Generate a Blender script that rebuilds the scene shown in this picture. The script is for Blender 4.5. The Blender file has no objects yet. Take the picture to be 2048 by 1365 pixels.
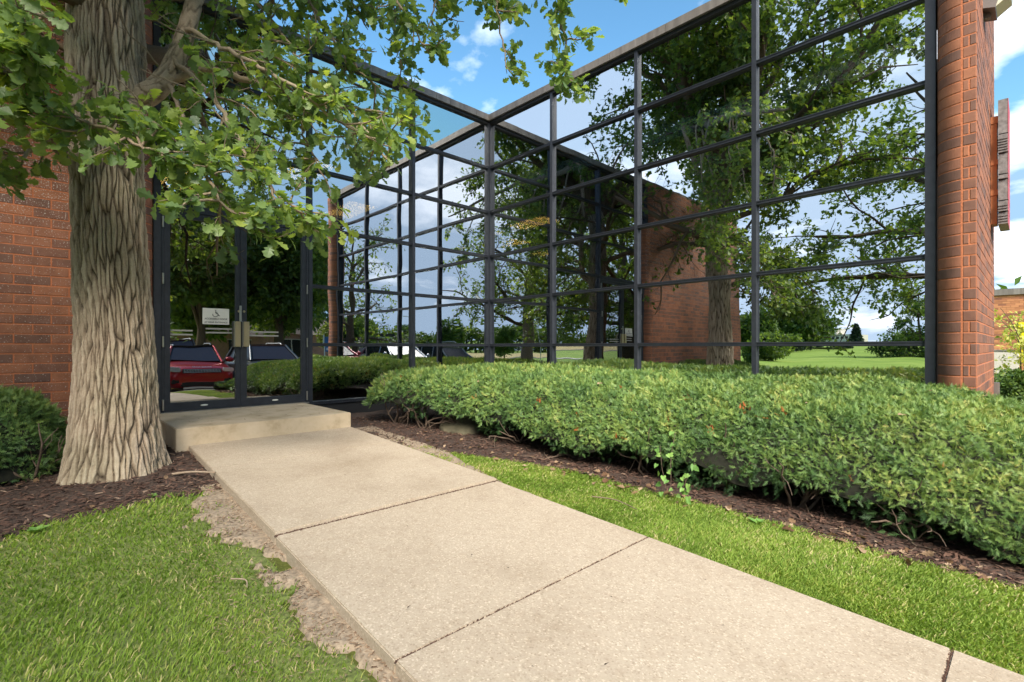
import bpy, bmesh, math, random
import numpy as np
from mathutils import Vector, Matrix
R = math.radians
S = bpy.context.scene
C = S.collection
rng = np.random.default_rng(7)
random.seed(7)

# ------------------------------------------------------------------ camera
cd = bpy.data.cameras.new('camera'); cam = bpy.data.objects.new('camera', cd); C.objects.link(cam)
cam.location = (7.273, -6.323, 0.80)
cam.rotation_euler = (R(90), 0, R(46.4))
cd.sensor_width = 36; cd.lens = 17.557; cd.shift_y = 0.0056
cd.clip_start = 0.05; cd.clip_end = 2000
S.camera = cam

# ------------------------------------------------------------------ light
SUN_EL, SUN_DIR = R(41), Vector((0.82, -0.57, 0)).normalized()     # horizontal direction towards the sun
w = bpy.data.worlds.new('World'); S.world = w; w.use_nodes = True
nt = w.node_tree; nt.nodes.clear()
def N(nt, t, **k):
    n = nt.nodes.new(t)
    for a, v in k.items():
        if a.startswith('i_'):
            key = a[2:]
            n.inputs[int(key) if key.isdigit() else key.replace('_', ' ')].default_value = v
        else: setattr(n, a, v)
    return n
def LK(nt, a, b): nt.links.new(a, b)
sky = N(nt, 'ShaderNodeTexSky', sky_type='NISHITA', sun_disc=False, sun_elevation=SUN_EL,
        sun_rotation=math.atan2(SUN_DIR.x, SUN_DIR.y), altitude=200, air_density=1.0, dust_density=0.25, ozone_density=2.5)
tc = N(nt, 'ShaderNodeTexCoord')
sep = N(nt, 'ShaderNodeSeparateXYZ'); LK(nt, tc.outputs['Generated'], sep.inputs[0])
# cumulus: flatten direction onto a cloud layer
zc = N(nt, 'ShaderNodeMath', operation='ADD'); LK(nt, sep.outputs['Z'], zc.inputs[0]); zc.inputs[1].default_value = 0.22
dvx = N(nt, 'ShaderNodeMath', operation='DIVIDE'); LK(nt, sep.outputs['X'], dvx.inputs[0]); LK(nt, zc.outputs[0], dvx.inputs[1])
dvy = N(nt, 'ShaderNodeMath', operation='DIVIDE'); LK(nt, sep.outputs['Y'], dvy.inputs[0]); LK(nt, zc.outputs[0], dvy.inputs[1])
cmb = N(nt, 'ShaderNodeCombineXYZ'); LK(nt, dvx.outputs[0], cmb.inputs[0]); LK(nt, dvy.outputs[0], cmb.inputs[1])
cmb.inputs[2].default_value = 1.3
n1 = N(nt, 'ShaderNodeTexNoise', i_Scale=1.15, i_Detail=9.0, i_Roughness=0.55); LK(nt, cmb.outputs[0], n1.inputs['Vector'])
cr = N(nt, 'ShaderNodeValToRGB'); LK(nt, n1.outputs['Fac'], cr.inputs[0])
cr.color_ramp.elements[0].position = 0.535; cr.color_ramp.elements[1].position = 0.63
# thin veil of high cloud, thickest towards -Y (the side the sun stands on)
veil = N(nt, 'ShaderNodeMapRange', interpolation_type='SMOOTHSTEP')
mix0 = N(nt, 'ShaderNodeMath', operation='MULTIPLY_ADD'); LK(nt, sep.outputs['Y'], mix0.inputs[0]); mix0.inputs[1].default_value = -1.0
n2 = N(nt, 'ShaderNodeTexNoise', i_Scale=1.6, i_Detail=5.0, i_Roughness=0.6); LK(nt, cmb.outputs[0], n2.inputs['Vector'])
nv = N(nt, 'ShaderNodeMath', operation='MULTIPLY_ADD'); LK(nt, n2.outputs['Fac'], nv.inputs[0]); nv.inputs[1].default_value = 0.7; nv.inputs[2].default_value = -0.35
LK(nt, nv.outputs[0], mix0.inputs[2]); LK(nt, mix0.outputs[0], veil.inputs['Value'])
veil.inputs['From Min'].default_value = 0.0; veil.inputs['From Max'].default_value = 0.55
veil.inputs['To Min'].default_value = 0.0; veil.inputs['To Max'].default_value = 0.72
hs = N(nt, 'ShaderNodeHueSaturation', i_Saturation=1.14, i_Value=0.74, i_Hue=0.485); LK(nt, sky.outputs[0], hs.inputs['Color'])
cap = N(nt, 'ShaderNodeMixRGB', blend_type='DARKEN'); cap.inputs[0].default_value = 1; LK(nt, hs.outputs[0], cap.inputs[1]); cap.inputs[2].default_value = (1.15, 1.85, 2.65, 1)
m1 = N(nt, 'ShaderNodeMixRGB'); LK(nt, veil.outputs[0], m1.inputs[0]); LK(nt, cap.outputs[0], m1.inputs[1]); m1.inputs[2].default_value = (2.7, 3.25, 4.0, 1)
m2 = N(nt, 'ShaderNodeMixRGB'); LK(nt, cr.outputs[0], m2.inputs[0]); LK(nt, m1.outputs[0], m2.inputs[1])
n3 = N(nt, 'ShaderNodeTexNoise', i_Scale=2.4, i_Detail=4.0); LK(nt, cmb.outputs[0], n3.inputs['Vector'])
cc = N(nt, 'ShaderNodeMixRGB'); LK(nt, n3.outputs['Fac'], cc.inputs[0]); cc.inputs[1].default_value = (4.1, 4.5, 5.2, 1); cc.inputs[2].default_value = (6.0, 6.1, 6.3, 1)
LK(nt, cc.outputs[0], m2.inputs[2])
bg = N(nt, 'ShaderNodeBackground', i_Strength=0.15); LK(nt, m2.outputs[0], bg.inputs[0])
wo = N(nt, 'ShaderNodeOutputWorld'); LK(nt, bg.outputs[0], wo.inputs[0])
sl = bpy.data.lights.new('sun', 'SUN'); sl.energy = 3.7; sl.angle = R(26); sl.color = (1.0, 0.91, 0.78)
sun = bpy.data.objects.new('sun', sl); C.objects.link(sun)
d = Vector((SUN_DIR.x*math.cos(SUN_EL), SUN_DIR.y*math.cos(SUN_EL), math.sin(SUN_EL)))
sun.rotation_euler = d.to_track_quat('Z', 'Y').to_euler()
S.view_settings.view_transform = 'Standard'; S.view_settings.look = 'None'; S.view_settings.gamma = 1
S.view_settings.exposure = 1.38
S.render.engine = 'CYCLES'
S.cycles.max_bounces = 10; S.cycles.transparent_max_bounces = 12; S.cycles.glossy_bounces = 6; S.cycles.transmission_bounces = 4; S.cycles.diffuse_bounces = 3

# ------------------------------------------------------------------ helpers
def obj(name, me, m=None, parent=None, loc=None, smooth=False):
    if isinstance(me, bmesh.types.BMesh):
        b = me; me = bpy.data.meshes.new(name); b.to_mesh(me); b.free()
    if m is not None:
        for x in (m if isinstance(m, (list, tuple)) else [m]):
            if x.name not in me.materials: me.materials.append(x)
    if smooth: me.polygons.foreach_set('use_smooth', np.ones(len(me.polygons), dtype=bool))
    o = bpy.data.objects.new(name, me); C.objects.link(o)
    if parent: o.parent = parent
    if loc is not None: o.location = loc
    return o
def tag(o, label=None, cat=None, group=None, kind=None):
    for k, v in (('label', label), ('category', cat), ('group', group), ('kind', kind)):
        if v: o[k] = v
    return o
def thing(name, label, cat, loc=(0, 0, 0), rz=0, group=None):
    o = bpy.data.objects.new(name, None); C.objects.link(o); o.location = loc; o.rotation_euler = (0, 0, rz)
    o.empty_display_size = 0.2
    return tag(o, label, cat, group)
def npmesh(name, V, F, tone=None, smooth=False):
    """V (n,3); F list of int arrays (m,k)"""
    me = bpy.data.meshes.new(name); V = np.asarray(V, dtype=np.float32)
    if isinstance(F, np.ndarray): F = [F]
    F = [f for f in F if len(f)]
    loops = np.concatenate([f.ravel() for f in F]).astype(np.int32)
    cnt = np.concatenate([np.full(len(f), f.shape[1]) for f in F]).astype(np.int32)
    st = np.concatenate([[0], np.cumsum(cnt)[:-1]]).astype(np.int32)
    me.vertices.add(len(V)); me.vertices.foreach_set('co', V.ravel())
    me.loops.add(len(loops)); me.loops.foreach_set('vertex_index', loops)
    me.polygons.add(len(cnt)); me.polygons.foreach_set('loop_start', st); me.polygons.foreach_set('loop_total', cnt)
    me.polygons.foreach_set('use_smooth', np.full(len(cnt), bool(smooth)))
    me.update(calc_edges=True)
    if tone is not None:
        a = me.attributes.new('tone', 'FLOAT', 'POINT'); a.data.foreach_set('value', np.asarray(tone, dtype=np.float32))
    return me
BOXF = np.array([[0,3,2,1],[4,5,6,7],[0,1,5,4],[1,2,6,5],[2,3,7,6],[3,0,4,7]])
def boxes(L):
    V = []; F = []
    for i, (x0, y0, z0, x1, y1, z1) in enumerate(L):
        V += [(x0,y0,z0),(x1,y0,z0),(x1,y1,z0),(x0,y1,z0),(x0,y0,z1),(x1,y0,z1),(x1,y1,z1),(x0,y1,z1)]
        F.append(BOXF + 8*i)
    return npmesh('box', V, np.concatenate(F))
def bevbox(x0, y0, z0, x1, y1, z1, b=0.006, seg=1):
    bm = bmesh.new(); bmesh.ops.create_cube(bm, size=1)
    for v in bm.verts: v.co = Vector(((x0+x1)/2+v.co.x*(x1-x0), (y0+y1)/2+v.co.y*(y1-y0), (z0+z1)/2+v.co.z*(z1-z0)))
    bmesh.ops.bevel(bm, geom=list(bm.edges), offset=b, segments=seg, affect='EDGES')
    return bm
def tube(pts, rad, sides=8, cap=True, off=0):
    """returns V,F arrays for a tapered tube along pts"""
    P = np.asarray(pts, float); n = len(P); rad = np.broadcast_to(np.asarray(rad, float), (n,))
    T = np.gradient(P, axis=0); T /= np.linalg.norm(T, axis=1)[:, None]+1e-9
    up = np.array([0, 0, 1.0]) if abs(T[0, 2]) < 0.9 else np.array([1.0, 0, 0])
    U = np.zeros_like(P)
    u = np.cross(T[0], up); u /= np.linalg.norm(u)
    for i in range(n):
        u = u - T[i]*np.dot(u, T[i]); u /= np.linalg.norm(u)+1e-9; U[i] = u
    W = np.cross(T, U)
    a = np.linspace(0, 2*np.pi, sides, endpoint=False)
    V = P[:, None, :] + rad[:, None, None]*(np.cos(a)[None, :, None]*U[:, None, :] + np.sin(a)[None, :, None]*W[:, None, :])
    V = V.reshape(-1, 3)
    i = np.arange(n-1)[:, None]*sides; j = np.arange(sides)[None, :]; k = (j+1) % sides
    F = np.stack([i+j, i+k, i+sides+k, i+sides+j], -1).reshape(-1, 4) + off
    return V, F
class MB:
    def __init__(s): s.V = []; s.F3 = []; s.F4 = []; s.T = []; s.n = 0
    def add(s, V, F, tone=0.5):
        V = np.asarray(V, float); F = np.asarray(F)
        s.V.append(V); (s.F3 if F.shape[1] == 3 else s.F4).append(F + s.n)
        s.T.append(np.broadcast_to(np.asarray(tone, float), (len(V),))); s.n += len(V)
    def tube(s, pts, rad, sides=8, tone=0.5): V, F = tube(pts, rad, sides); s.add(V, F, tone)
    def mesh(s, name, smooth=False):
        F = []
        if s.F3: F.append(np.concatenate(s.F3))
        if s.F4: F.append(np.concatenate(s.F4))
        return npmesh(name, np.concatenate(s.V), F, np.concatenate(s.T), smooth)
def snoise(P, scale, seed=0, oct=3):
    """cheap smooth noise by summed rotated sines, about -1..1"""
    r = np.random.default_rng(seed); P = np.asarray(P, float); out = np.zeros(len(P)); amp = 1; tot = 0
    for o in range(oct):
        for k in range(5):
            v = r.normal(size=P.shape[1]); v /= np.linalg.norm(v)
            out += amp*np.sin(P @ v*scale*(1+0.5*r.random())*(2**o)+r.random()*6.28)/2.2
        tot += amp; amp *= 0.5
    return out/tot
def inst(MBx, TV, TF, pos, rot, scl, tone):
    """replicate template (k,3)/(m,t) at n places; rot (n,3,3)"""
    n = len(pos); k = len(TV)
    V = np.einsum('nij,kj->nki', rot, TV)*np.asarray(scl).reshape(-1, 1, 1) + pos[:, None, :]
    F = (TF[None] + (np.arange(n)*k)[:, None, None]).reshape(-1, TF.shape[1])
    MBx.add(V.reshape(-1, 3), F, np.repeat(tone, k))
def frames(fwd, up, roll=None):
    """rotation matrices whose local x = fwd, local z ~ up"""
    f = fwd/(np.linalg.norm(fwd, axis=1)[:, None]+1e-9)
    y = np.cross(up, f); y /= np.linalg.norm(y, axis=1)[:, None]+1e-9
    z = np.cross(f, y)
    return np.stack([f, y, z], axis=2)

# ------------------------------------------------------------------ materials
def mat(name):
    m = bpy.data.materials.new(name); m.use_nodes = True; nt = m.node_tree
    return m, nt, nt.nodes['Principled BSDF'], nt.nodes['Material Output']
def ramp(nt, src, stops):
    r = N(nt, 'ShaderNodeValToRGB'); e = r.color_ramp.elements
    while len(e) < len(stops): e.new(0.5)
    for i, (p, c) in enumerate(stops): e[i].position = p; e[i].color = (*c, 1)
    if src is not None: LK(nt, src, r.inputs[0])
    return r
def noise(nt, scale, detail=4, rough=0.55, vec=None, dist=0.0):
    n = N(nt, 'ShaderNodeTexNoise', i_Scale=scale, i_Detail=float(detail), i_Roughness=rough, i_Distortion=dist)
    if vec is None:
        g = N(nt, 'ShaderNodeNewGeometry'); vec = g.outputs['Position']
    LK(nt, vec, n.inputs['Vector']); return n
def bump(nt, bs, h, strength=0.4, dist=0.01):
    b = N(nt, 'ShaderNodeBump', i_Strength=strength, i_Distance=dist); LK(nt, h, b.inputs['Height']); LK(nt, b.outputs[0], bs.inputs['Normal']); return b
def simple(name, col, rough=0.6, metal=0.0, nscale=0, var=0.15, bmp=0.0, spec=0.5, coat=0):
    m, nt, bs, out = mat(name)
    bs.inputs['Roughness'].default_value = rough; bs.inputs['Metallic'].default_value = metal
    bs.inputs['Specular IOR Level'].default_value = spec; bs.inputs['Coat Weight'].default_value = coat
    if nscale:
        n = noise(nt, nscale, 5)
        lo = tuple(c*(1-var) for c in col); hi = tuple(min(1, c*(1+var)) for c in col)
        r = ramp(nt, n.outputs['Fac'], [(0.3, lo), (0.7, hi)]); LK(nt, r.outputs[0], bs.inputs['Base Color'])
        if bmp: bump(nt, bs, n.outputs['Fac'], bmp, 0.01)
    else: bs.inputs['Base Color'].default_value = (*col, 1)
    return m
def leafmat(name, stops, rough=0.45, trans=0.3, nscale=0.8, spec=0.4):
    m, nt, bs, out = mat(name)
    a = N(nt, 'ShaderNodeAttribute', attribute_name='tone')
    n = noise(nt, nscale, 3)
    mx = N(nt, 'ShaderNodeMath', operation='MULTIPLY_ADD'); LK(nt, n.outputs['Fac'], mx.inputs[0]); mx.inputs[1].default_value = 0.5
    ad = N(nt, 'ShaderNodeMath', operation='SUBTRACT'); LK(nt, a.outputs['Fac'], ad.inputs[0]); ad.inputs[1].default_value = 0.25
    LK(nt, ad.outputs[0], mx.inputs[2])
    r = ramp(nt, mx.outputs[0], stops); LK(nt, r.outputs[0], bs.inputs['Base Color'])
    bs.inputs['Roughness'].default_value = rough; bs.inputs['Specular IOR Level'].default_value = spec
    if trans:
        t = N(nt, 'ShaderNodeBsdfTranslucent'); hs = N(nt, 'ShaderNodeMixRGB', blend_type='MULTIPLY'); hs.inputs[0].default_value = 1
        LK(nt, r.outputs[0], hs.inputs[1]); hs.inputs[2].default_value = (1.6, 1.5, 0.55, 1); LK(nt, hs.outputs[0], t.inputs[0])
        ms = N(nt, 'ShaderNodeMixShader'); ms.inputs[0].default_value = trans
        LK(nt, bs.outputs[0], ms.inputs[1]); LK(nt, t.outputs[0], ms.inputs[2]); LK(nt, ms.outputs[0], out.inputs[0])
    return m
M = {}
def brickmat(name, island):
    m, nt, bs, out = mat(name)
    src = N(nt, 'ShaderNodeNewGeometry').outputs['Random Per Island'] if island else N(nt, 'ShaderNodeObjectInfo').outputs['Random']
    r = ramp(nt, src, [(0.0, (0.135, 0.072, 0.054)), (0.25, (0.185, 0.086, 0.058)), (0.65, (0.24, 0.102, 0.060)), (1.0, (0.32, 0.125, 0.062))])
    g = N(nt, 'ShaderNodeNewGeometry')
    n = noise(nt, 260, 3, 0.7); sp = ramp(nt, n.outputs['Fac'], [(0.30, (0.55, 0.52, 0.52)), (0.42, (1, 1, 1)), (0.75, (1.15, 1.1, 1.05))])
    mx = N(nt, 'ShaderNodeMixRGB', blend_type='MULTIPLY'); mx.inputs[0].default_value = 0.8; LK(nt, r.outputs[0], mx.inputs[1]); LK(nt, sp.outputs[0], mx.inputs[2])
    n2 = noise(nt, 9, 4); c2 = ramp(nt, n2.outputs['Fac'], [(0.35, (0.82, 0.8, 0.8)), (0.65, (1.1, 1.1, 1.1))])
    mx2 = N(nt, 'ShaderNodeMixRGB', blend_type='MULTIPLY'); mx2.inputs[0].default_value = 1; LK(nt, mx.outputs[0], mx2.inputs[1]); LK(nt, c2.outputs[0], mx2.inputs[2])
    # flecks of white lichen / efflorescence around z 1.9 - 2.8 on the west wing
    sx = N(nt, 'ShaderNodeSeparateXYZ'); LK(nt, g.outputs['Position'], sx.inputs[0])
    mr = N(nt, 'ShaderNodeMapRange', interpolation_type='SMOOTHSTEP'); LK(nt, sx.outputs['Z'], mr.inputs['Value'])
    mr.inputs['From Min'].default_value = 1.75; mr.inputs['From Max'].default_value = 2.5; mr.inputs['To Max'].default_value = 0.06
    ly = N(nt, 'ShaderNodeMath', operation='LESS_THAN'); LK(nt, sx.outputs['Y'], ly.inputs[0]); ly.inputs[1].default_value = -5.4
    gm = N(nt, 'ShaderNodeMath', operation='MULTIPLY'); LK(nt, mr.outputs[0], gm.inputs[0]); LK(nt, ly.outputs[0], gm.inputs[1])
    th = N(nt, 'ShaderNodeMath', operation='SUBTRACT'); th.inputs[0].default_value = 0.66; LK(nt, gm.outputs[0], th.inputs[1])
    n4 = noise(nt, 75, 2, 0.5)
    gt = N(nt, 'ShaderNodeMath', operation='GREATER_THAN'); LK(nt, n4.outputs['Fac'], gt.inputs[0]); LK(nt, th.outputs[0], gt.inputs[1])
    mg = N(nt, 'ShaderNodeMath', operation='MULTIPLY'); LK(nt, gt.outputs[0], mg.inputs[0]); LK(nt, ly.outputs[0], mg.inputs[1])
    mx3 = N(nt, 'ShaderNodeMixRGB'); LK(nt, mg.outputs[0], mx3.inputs[0]); LK(nt, mx2.outputs[0], mx3.inputs[1]); mx3.inputs[2].default_value = (0.42, 0.36, 0.33, 1)
    LK(nt, mx3.outputs[0], bs.inputs['Base Color']); bs.inputs['Roughness'].default_value = 0.75
    bump(nt, bs, n.outputs['Fac'], 0.25, 0.003)
    return m
M['brick'] = brickmat('brick', False); M['brick_i'] = brickmat('brick_island', True)
M['mortar'] = simple('mortar', (0.44, 0.150, 0.068), 0.9, nscale=60, var=0.18, bmp=0.4)
M['alu'] = simple('dark_aluminium', (0.034, 0.039, 0.052), 0.42, 0.35, nscale=14, var=0.16)
M['alu_dark'] = simple('near_black_frame', (0.012, 0.013, 0.016), 0.6)  # near-black colour of the head channel and base panels
def coping_mat():
    m, nt, bs, out = mat('coping_metal')
    g = N(nt, 'ShaderNodeNewGeometry'); mp = N(nt, 'ShaderNodeMapping'); LK(nt, g.outputs['Position'], mp.inputs[0]); mp.inputs['Scale'].default_value = (9, 9, 0.8)
    n = noise(nt, 1.0, 5, 0.6, mp.outputs[0])
    r = ramp(nt, n.outputs['Fac'], [(0.3, (0.12, 0.105, 0.095)), (0.55, (0.18, 0.162, 0.148)), (0.75, (0.235, 0.215, 0.198))])
    LK(nt, r.outputs[0], bs.inputs['Base Color']); bs.inputs['Roughness'].default_value = 0.55; bs.inputs['Metallic'].default_value = 0.2
    return m
M['coping'] = coping_mat()
def glass(name, gl, tint, coat=(0.87, 0.905, 0.94)):
    m, nt, bs, out = mat(name); nt.nodes.remove(bs)
    g = N(nt, 'ShaderNodeBsdfGlossy'); g.inputs['Roughness'].default_value = 0.0; g.inputs['Color'].default_value = (*coat, 1)
    t = N(nt, 'ShaderNodeBsdfTransparent'); t.inputs[0].default_value = (*tint, 1)
    ge = N(nt, 'ShaderNodeNewGeometry'); oi = N(nt, 'ShaderNodeObjectInfo')
    rnd = N(nt, 'ShaderNodeCombineXYZ'); 
    sc = N(nt, 'ShaderNodeMath', operation='MULTIPLY'); LK(nt, oi.outputs['Random'], sc.inputs[0]); sc.inputs[1].default_value = 37.0
    LK(nt, sc.outputs[0], rnd.inputs[0]); LK(nt, sc.outputs[0], rnd.inputs[2])
    ad = N(nt, 'ShaderNodeVectorMath', operation='ADD'); LK(nt, ge.outputs['Position'], ad.inputs[0]); LK(nt, rnd.outputs[0], ad.inputs[1])
    n = N(nt, 'ShaderNodeTexNoise', i_Scale=1.7, i_Detail=1.0, i_Roughness=0.3); LK(nt, ad.outputs[0], n.inputs['Vector'])
    b = N(nt, 'ShaderNodeBump', i_Strength=0.55, i_Distance=0.0030); LK(nt, n.outputs['Fac'], b.inputs['Height']); LK(nt, b.outputs[0], g.inputs['Normal'])
    ms = N(nt, 'ShaderNodeMixShader')
    lw = N(nt, 'ShaderNodeLayerWeight', i_Blend=0.25)
    mr = N(nt, 'ShaderNodeMapRange'); LK(nt, lw.outputs['Fresnel'], mr.inputs['Value']); mr.inputs['To Min'].default_value = gl; mr.inputs['To Max'].default_value = 1.0
    LK(nt, mr.outputs[0], ms.inputs[0]); LK(nt, t.outputs[0], ms.inputs[1]); LK(nt, g.outputs[0], ms.inputs[2]); LK(nt, ms.outputs[0], out.inputs[0])
    return m
M['glass'] = glass('mirror_glass', 0.70, (0.26, 0.25, 0.23))
M['door_glass'] = glass('door_glass', 0.40, (0.30, 0.30, 0.30))
M['dark'] = simple('interior_dark', (0.025, 0.025, 0.027), 0.8)
M['white'] = simple('white_plastic', (0.72, 0.72, 0.68), 0.5)
M['brass'] = simple('satin_brass', (0.62, 0.52, 0.34), 0.3, 0.85)
M['steel'] = simple('steel', (0.55, 0.55, 0.54), 0.3, 0.9)
M['black'] = simple('black_print', (0.01, 0.01, 0.012), 0.5)
M['stripe'] = simple('frosted_stripe', (0.34, 0.33, 0.31), 0.6)
def emis(name, col, s):
    m, nt, bs, out = mat(name); bs.inputs['Emission Color'].default_value = (*col, 1); bs.inputs['Emission Strength'].default_value = s
    bs.inputs['Base Color'].default_value = (*col, 1); return m
M['troffer'] = emis('lit_diffuser', (1.0, 0.66, 0.16), 8.0)
def concrete():
    m, nt, bs, out = mat('exposed_aggregate')
    n1 = noise(nt, 220, 2, 0.6); n2 = noise(nt, 1.4, 5, 0.6); v = N(nt, 'ShaderNodeTexVoronoi', i_Scale=150.0)
    g = N(nt, 'ShaderNodeNewGeometry'); LK(nt, g.outputs['Position'], v.inputs['Vector'])
    r = ramp(nt, n2.outputs['Fac'], [(0.25, (0.33, 0.262, 0.19)), (0.5, (0.42, 0.345, 0.262)), (0.75, (0.465, 0.39, 0.302))])
    sv = N(nt, 'ShaderNodeSeparateColor'); LK(nt, v.outputs['Color'], sv.inputs[0])
    c = ramp(nt, sv.outputs[0], [(0.0, (0.50, 0.45, 0.40)), (0.12, (0.86, 0.84, 0.82)), (0.5, (1, 1, 1)), (0.84, (1.06, 1.06, 1.06)), (1.0, (1.7, 1.75, 1.8))])
    mx = N(nt, 'ShaderNodeMixRGB', blend_type='MULTIPLY'); mx.inputs[0].default_value = 0.5; LK(nt, r.outputs[0], mx.inputs[1]); LK(nt, c.outputs[0], mx.inputs[2])
    n3 = noise(nt, 26, 3); c3 = ramp(nt, n3.outputs['Fac'], [(0.25, (0.86, 0.82, 0.78)), (0.5, (1, 1, 1))])
    mx2 = N(nt, 'ShaderNodeMixRGB', blend_type='MULTIPLY'); mx2.inputs[0].default_value = 0.6; LK(nt, mx.outputs[0], mx2.inputs[1]); LK(nt, c3.outputs[0], mx2.inputs[2])
    LK(nt, mx2.outputs[0], bs.inputs['Base Color']); bs.inputs['Roughness'].default_value = 0.85
    bump(nt, bs, n1.outputs['Fac'], 0.6, 0.004)
    return m
M['concrete'] = concrete()
def step_mat():
    m, nt, bs, out = mat('step_concrete')
    n2 = noise(nt, 3.5, 6, 0.65); n1 = noise(nt, 150, 2)
    r = ramp(nt, n2.outputs['Fac'], [(0.3, (0.33, 0.255, 0.155)), (0.5, (0.50, 0.405, 0.285)), (0.7, (0.57, 0.47, 0.345))])
    LK(nt, r.outputs[0], bs.inputs['Base Color']); bs.inputs['Roughness'].default_value = 0.85; bump(nt, bs, n1.outputs['Fac'], 0.5, 0.005)
    return m
M['step'] = step_mat()
def ground_mat():
    m, nt, bs, out = mat('soil_and_turf')
    n = noise(nt, 30, 6, 0.7); n2 = noise(nt, 0.35, 4)
    g = N(nt, 'ShaderNodeNewGeometry'); sx = N(nt, 'ShaderNodeSeparateXYZ'); LK(nt, g.outputs['Position'], sx.inputs[0])
    near = ramp(nt, n.outputs['Fac'], [(0.3, (0.075, 0.085, 0.022)), (0.6, (0.12, 0.14, 0.035))])
    far = ramp(nt, n2.outputs['Fac'], [(0.3, (0.15, 0.23, 0.04)), (0.5, (0.20, 0.30, 0.05)), (0.68, (0.26, 0.34, 0.07))])
    ln = N(nt, 'ShaderNodeVectorMath', operation='LENGTH'); LK(nt, g.outputs['Position'], ln.inputs[0])
    mr = N(nt, 'ShaderNodeMapRange', interpolation_type='SMOOTHSTEP'); LK(nt, ln.outputs['Value'], mr.inputs['Value']); mr.inputs['From Min'].default_value = 10; mr.inputs['From Max'].default_value = 26
    mx = N(nt, 'ShaderNodeMixRGB'); LK(nt, mr.outputs[0], mx.inputs[0]); LK(nt, near.outputs[0], mx.inputs[1]); LK(nt, far.outputs[0], mx.inputs[2])
    LK(nt, mx.outputs[0], bs.inputs['Base Color']); bs.inputs['Roughness'].default_value = 0.95; bs.inputs['Specular IOR Level'].default_value = 0.1
    bump(nt, bs, n.outputs['Fac'], 0.8, 0.02)
    return m
M['ground'] = ground_mat()
M['soil'] = simple('mulch_base', (0.055, 0.034, 0.026), 0.95, nscale=45, var=0.6, bmp=0.9)
M['dirt'] = simple('bare_dirt', (0.28, 0.22, 0.16), 0.95, nscale=38, var=0.38, bmp=0.8)
M['asphalt'] = simple('asphalt', (0.055, 0.056, 0.058), 0.9, nscale=90, var=0.3, bmp=0.4)
M['kerb'] = simple('kerb_concrete', (0.45, 0.42, 0.38), 0.85, nscale=20, var=0.12)
M['yellow'] = simple('yellow_paint', (0.62, 0.34, 0.02), 0.6)
M['sand'] = simple('sand', (0.72, 0.66, 0.55), 0.9)
M['gold_field'] = simple('dry_meadow', (0.34, 0.26, 0.075), 0.95, nscale=1.5, var=0.25)
M['rock'] = simple('rock', (0.105, 0.095, 0.06), 0.9, nscale=11, var=0.4, bmp=0.7)
M['chip'] = leafmat('mulch_chip', [(0.0, (0.030, 0.019, 0.016)), (0.35, (0.075, 0.043, 0.033)), (0.7, (0.135, 0.078, 0.058)), (1.0, (0.27, 0.19, 0.14))], 0.85, 0, 3.0, 0.2)
M['dryleaf'] = leafmat('dry_leaf', [(0.0, (0.12, 0.065, 0.035)), (0.5, (0.23, 0.145, 0.085)), (1.0, (0.38, 0.28, 0.19))], 0.7, 0.15, 3.0, 0.2)
M['deadsprig'] = simple('dead_needles', (0.42, 0.11, 0.025), 0.8)
M['grass'] = leafmat('grass_blade', [(0.0, (0.10, 0.17, 0.028)), (0.35, (0.18, 0.285, 0.045)), (0.7, (0.27, 0.38, 0.07)), (0.92, (0.40, 0.44, 0.12)), (1.0, (0.56, 0.49, 0.27))], 0.6, 0.35, 1.3, 0.25)
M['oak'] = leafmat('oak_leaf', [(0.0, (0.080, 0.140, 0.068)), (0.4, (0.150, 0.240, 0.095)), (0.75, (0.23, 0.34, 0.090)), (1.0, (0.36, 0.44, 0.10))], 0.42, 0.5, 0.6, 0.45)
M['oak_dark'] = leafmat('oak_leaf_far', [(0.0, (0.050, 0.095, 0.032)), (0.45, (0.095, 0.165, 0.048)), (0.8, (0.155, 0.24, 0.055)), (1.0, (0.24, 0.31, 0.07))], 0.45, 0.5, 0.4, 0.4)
M['maple'] = leafmat('maple_leaf', [(0.0, (0.035, 0.075, 0.02)), (0.5, (0.075, 0.14, 0.03)), (1.0, (0.15, 0.22, 0.045))], 0.55, 0.3, 0.25, 0.25)
M['olive'] = leafmat('olive_leaf', [(0.0, (0.06, 0.10, 0.025)), (0.5, (0.13, 0.19, 0.045)), (1.0, (0.22, 0.28, 0.08))], 0.6, 0.3, 0.25, 0.2)
M['needle'] = leafmat('conifer_needle', [(0.0, (0.018, 0.042, 0.025)), (0.5, (0.035, 0.07, 0.038)), (1.0, (0.07, 0.115, 0.05))], 0.6, 0.1, 0.3, 0.2)
M['pale'] = leafmat('pale_leaf', [(0.0, (0.30, 0.36, 0.07)), (0.5, (0.48, 0.52, 0.13)), (1.0, (0.66, 0.64, 0.24))], 0.6, 0.35, 1.0, 0.2)
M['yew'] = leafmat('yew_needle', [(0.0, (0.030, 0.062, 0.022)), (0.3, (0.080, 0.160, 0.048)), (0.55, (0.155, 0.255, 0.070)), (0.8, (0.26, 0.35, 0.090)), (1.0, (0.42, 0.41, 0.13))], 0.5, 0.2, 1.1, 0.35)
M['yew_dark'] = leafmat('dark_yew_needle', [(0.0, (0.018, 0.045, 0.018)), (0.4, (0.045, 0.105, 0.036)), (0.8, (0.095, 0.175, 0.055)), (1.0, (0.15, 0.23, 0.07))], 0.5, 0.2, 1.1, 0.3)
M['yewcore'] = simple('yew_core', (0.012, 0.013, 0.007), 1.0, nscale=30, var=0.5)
M['stem'] = simple('yew_stem', (0.115, 0.080, 0.058), 0.85, nscale=40, var=0.4, bmp=0.5)
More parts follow.
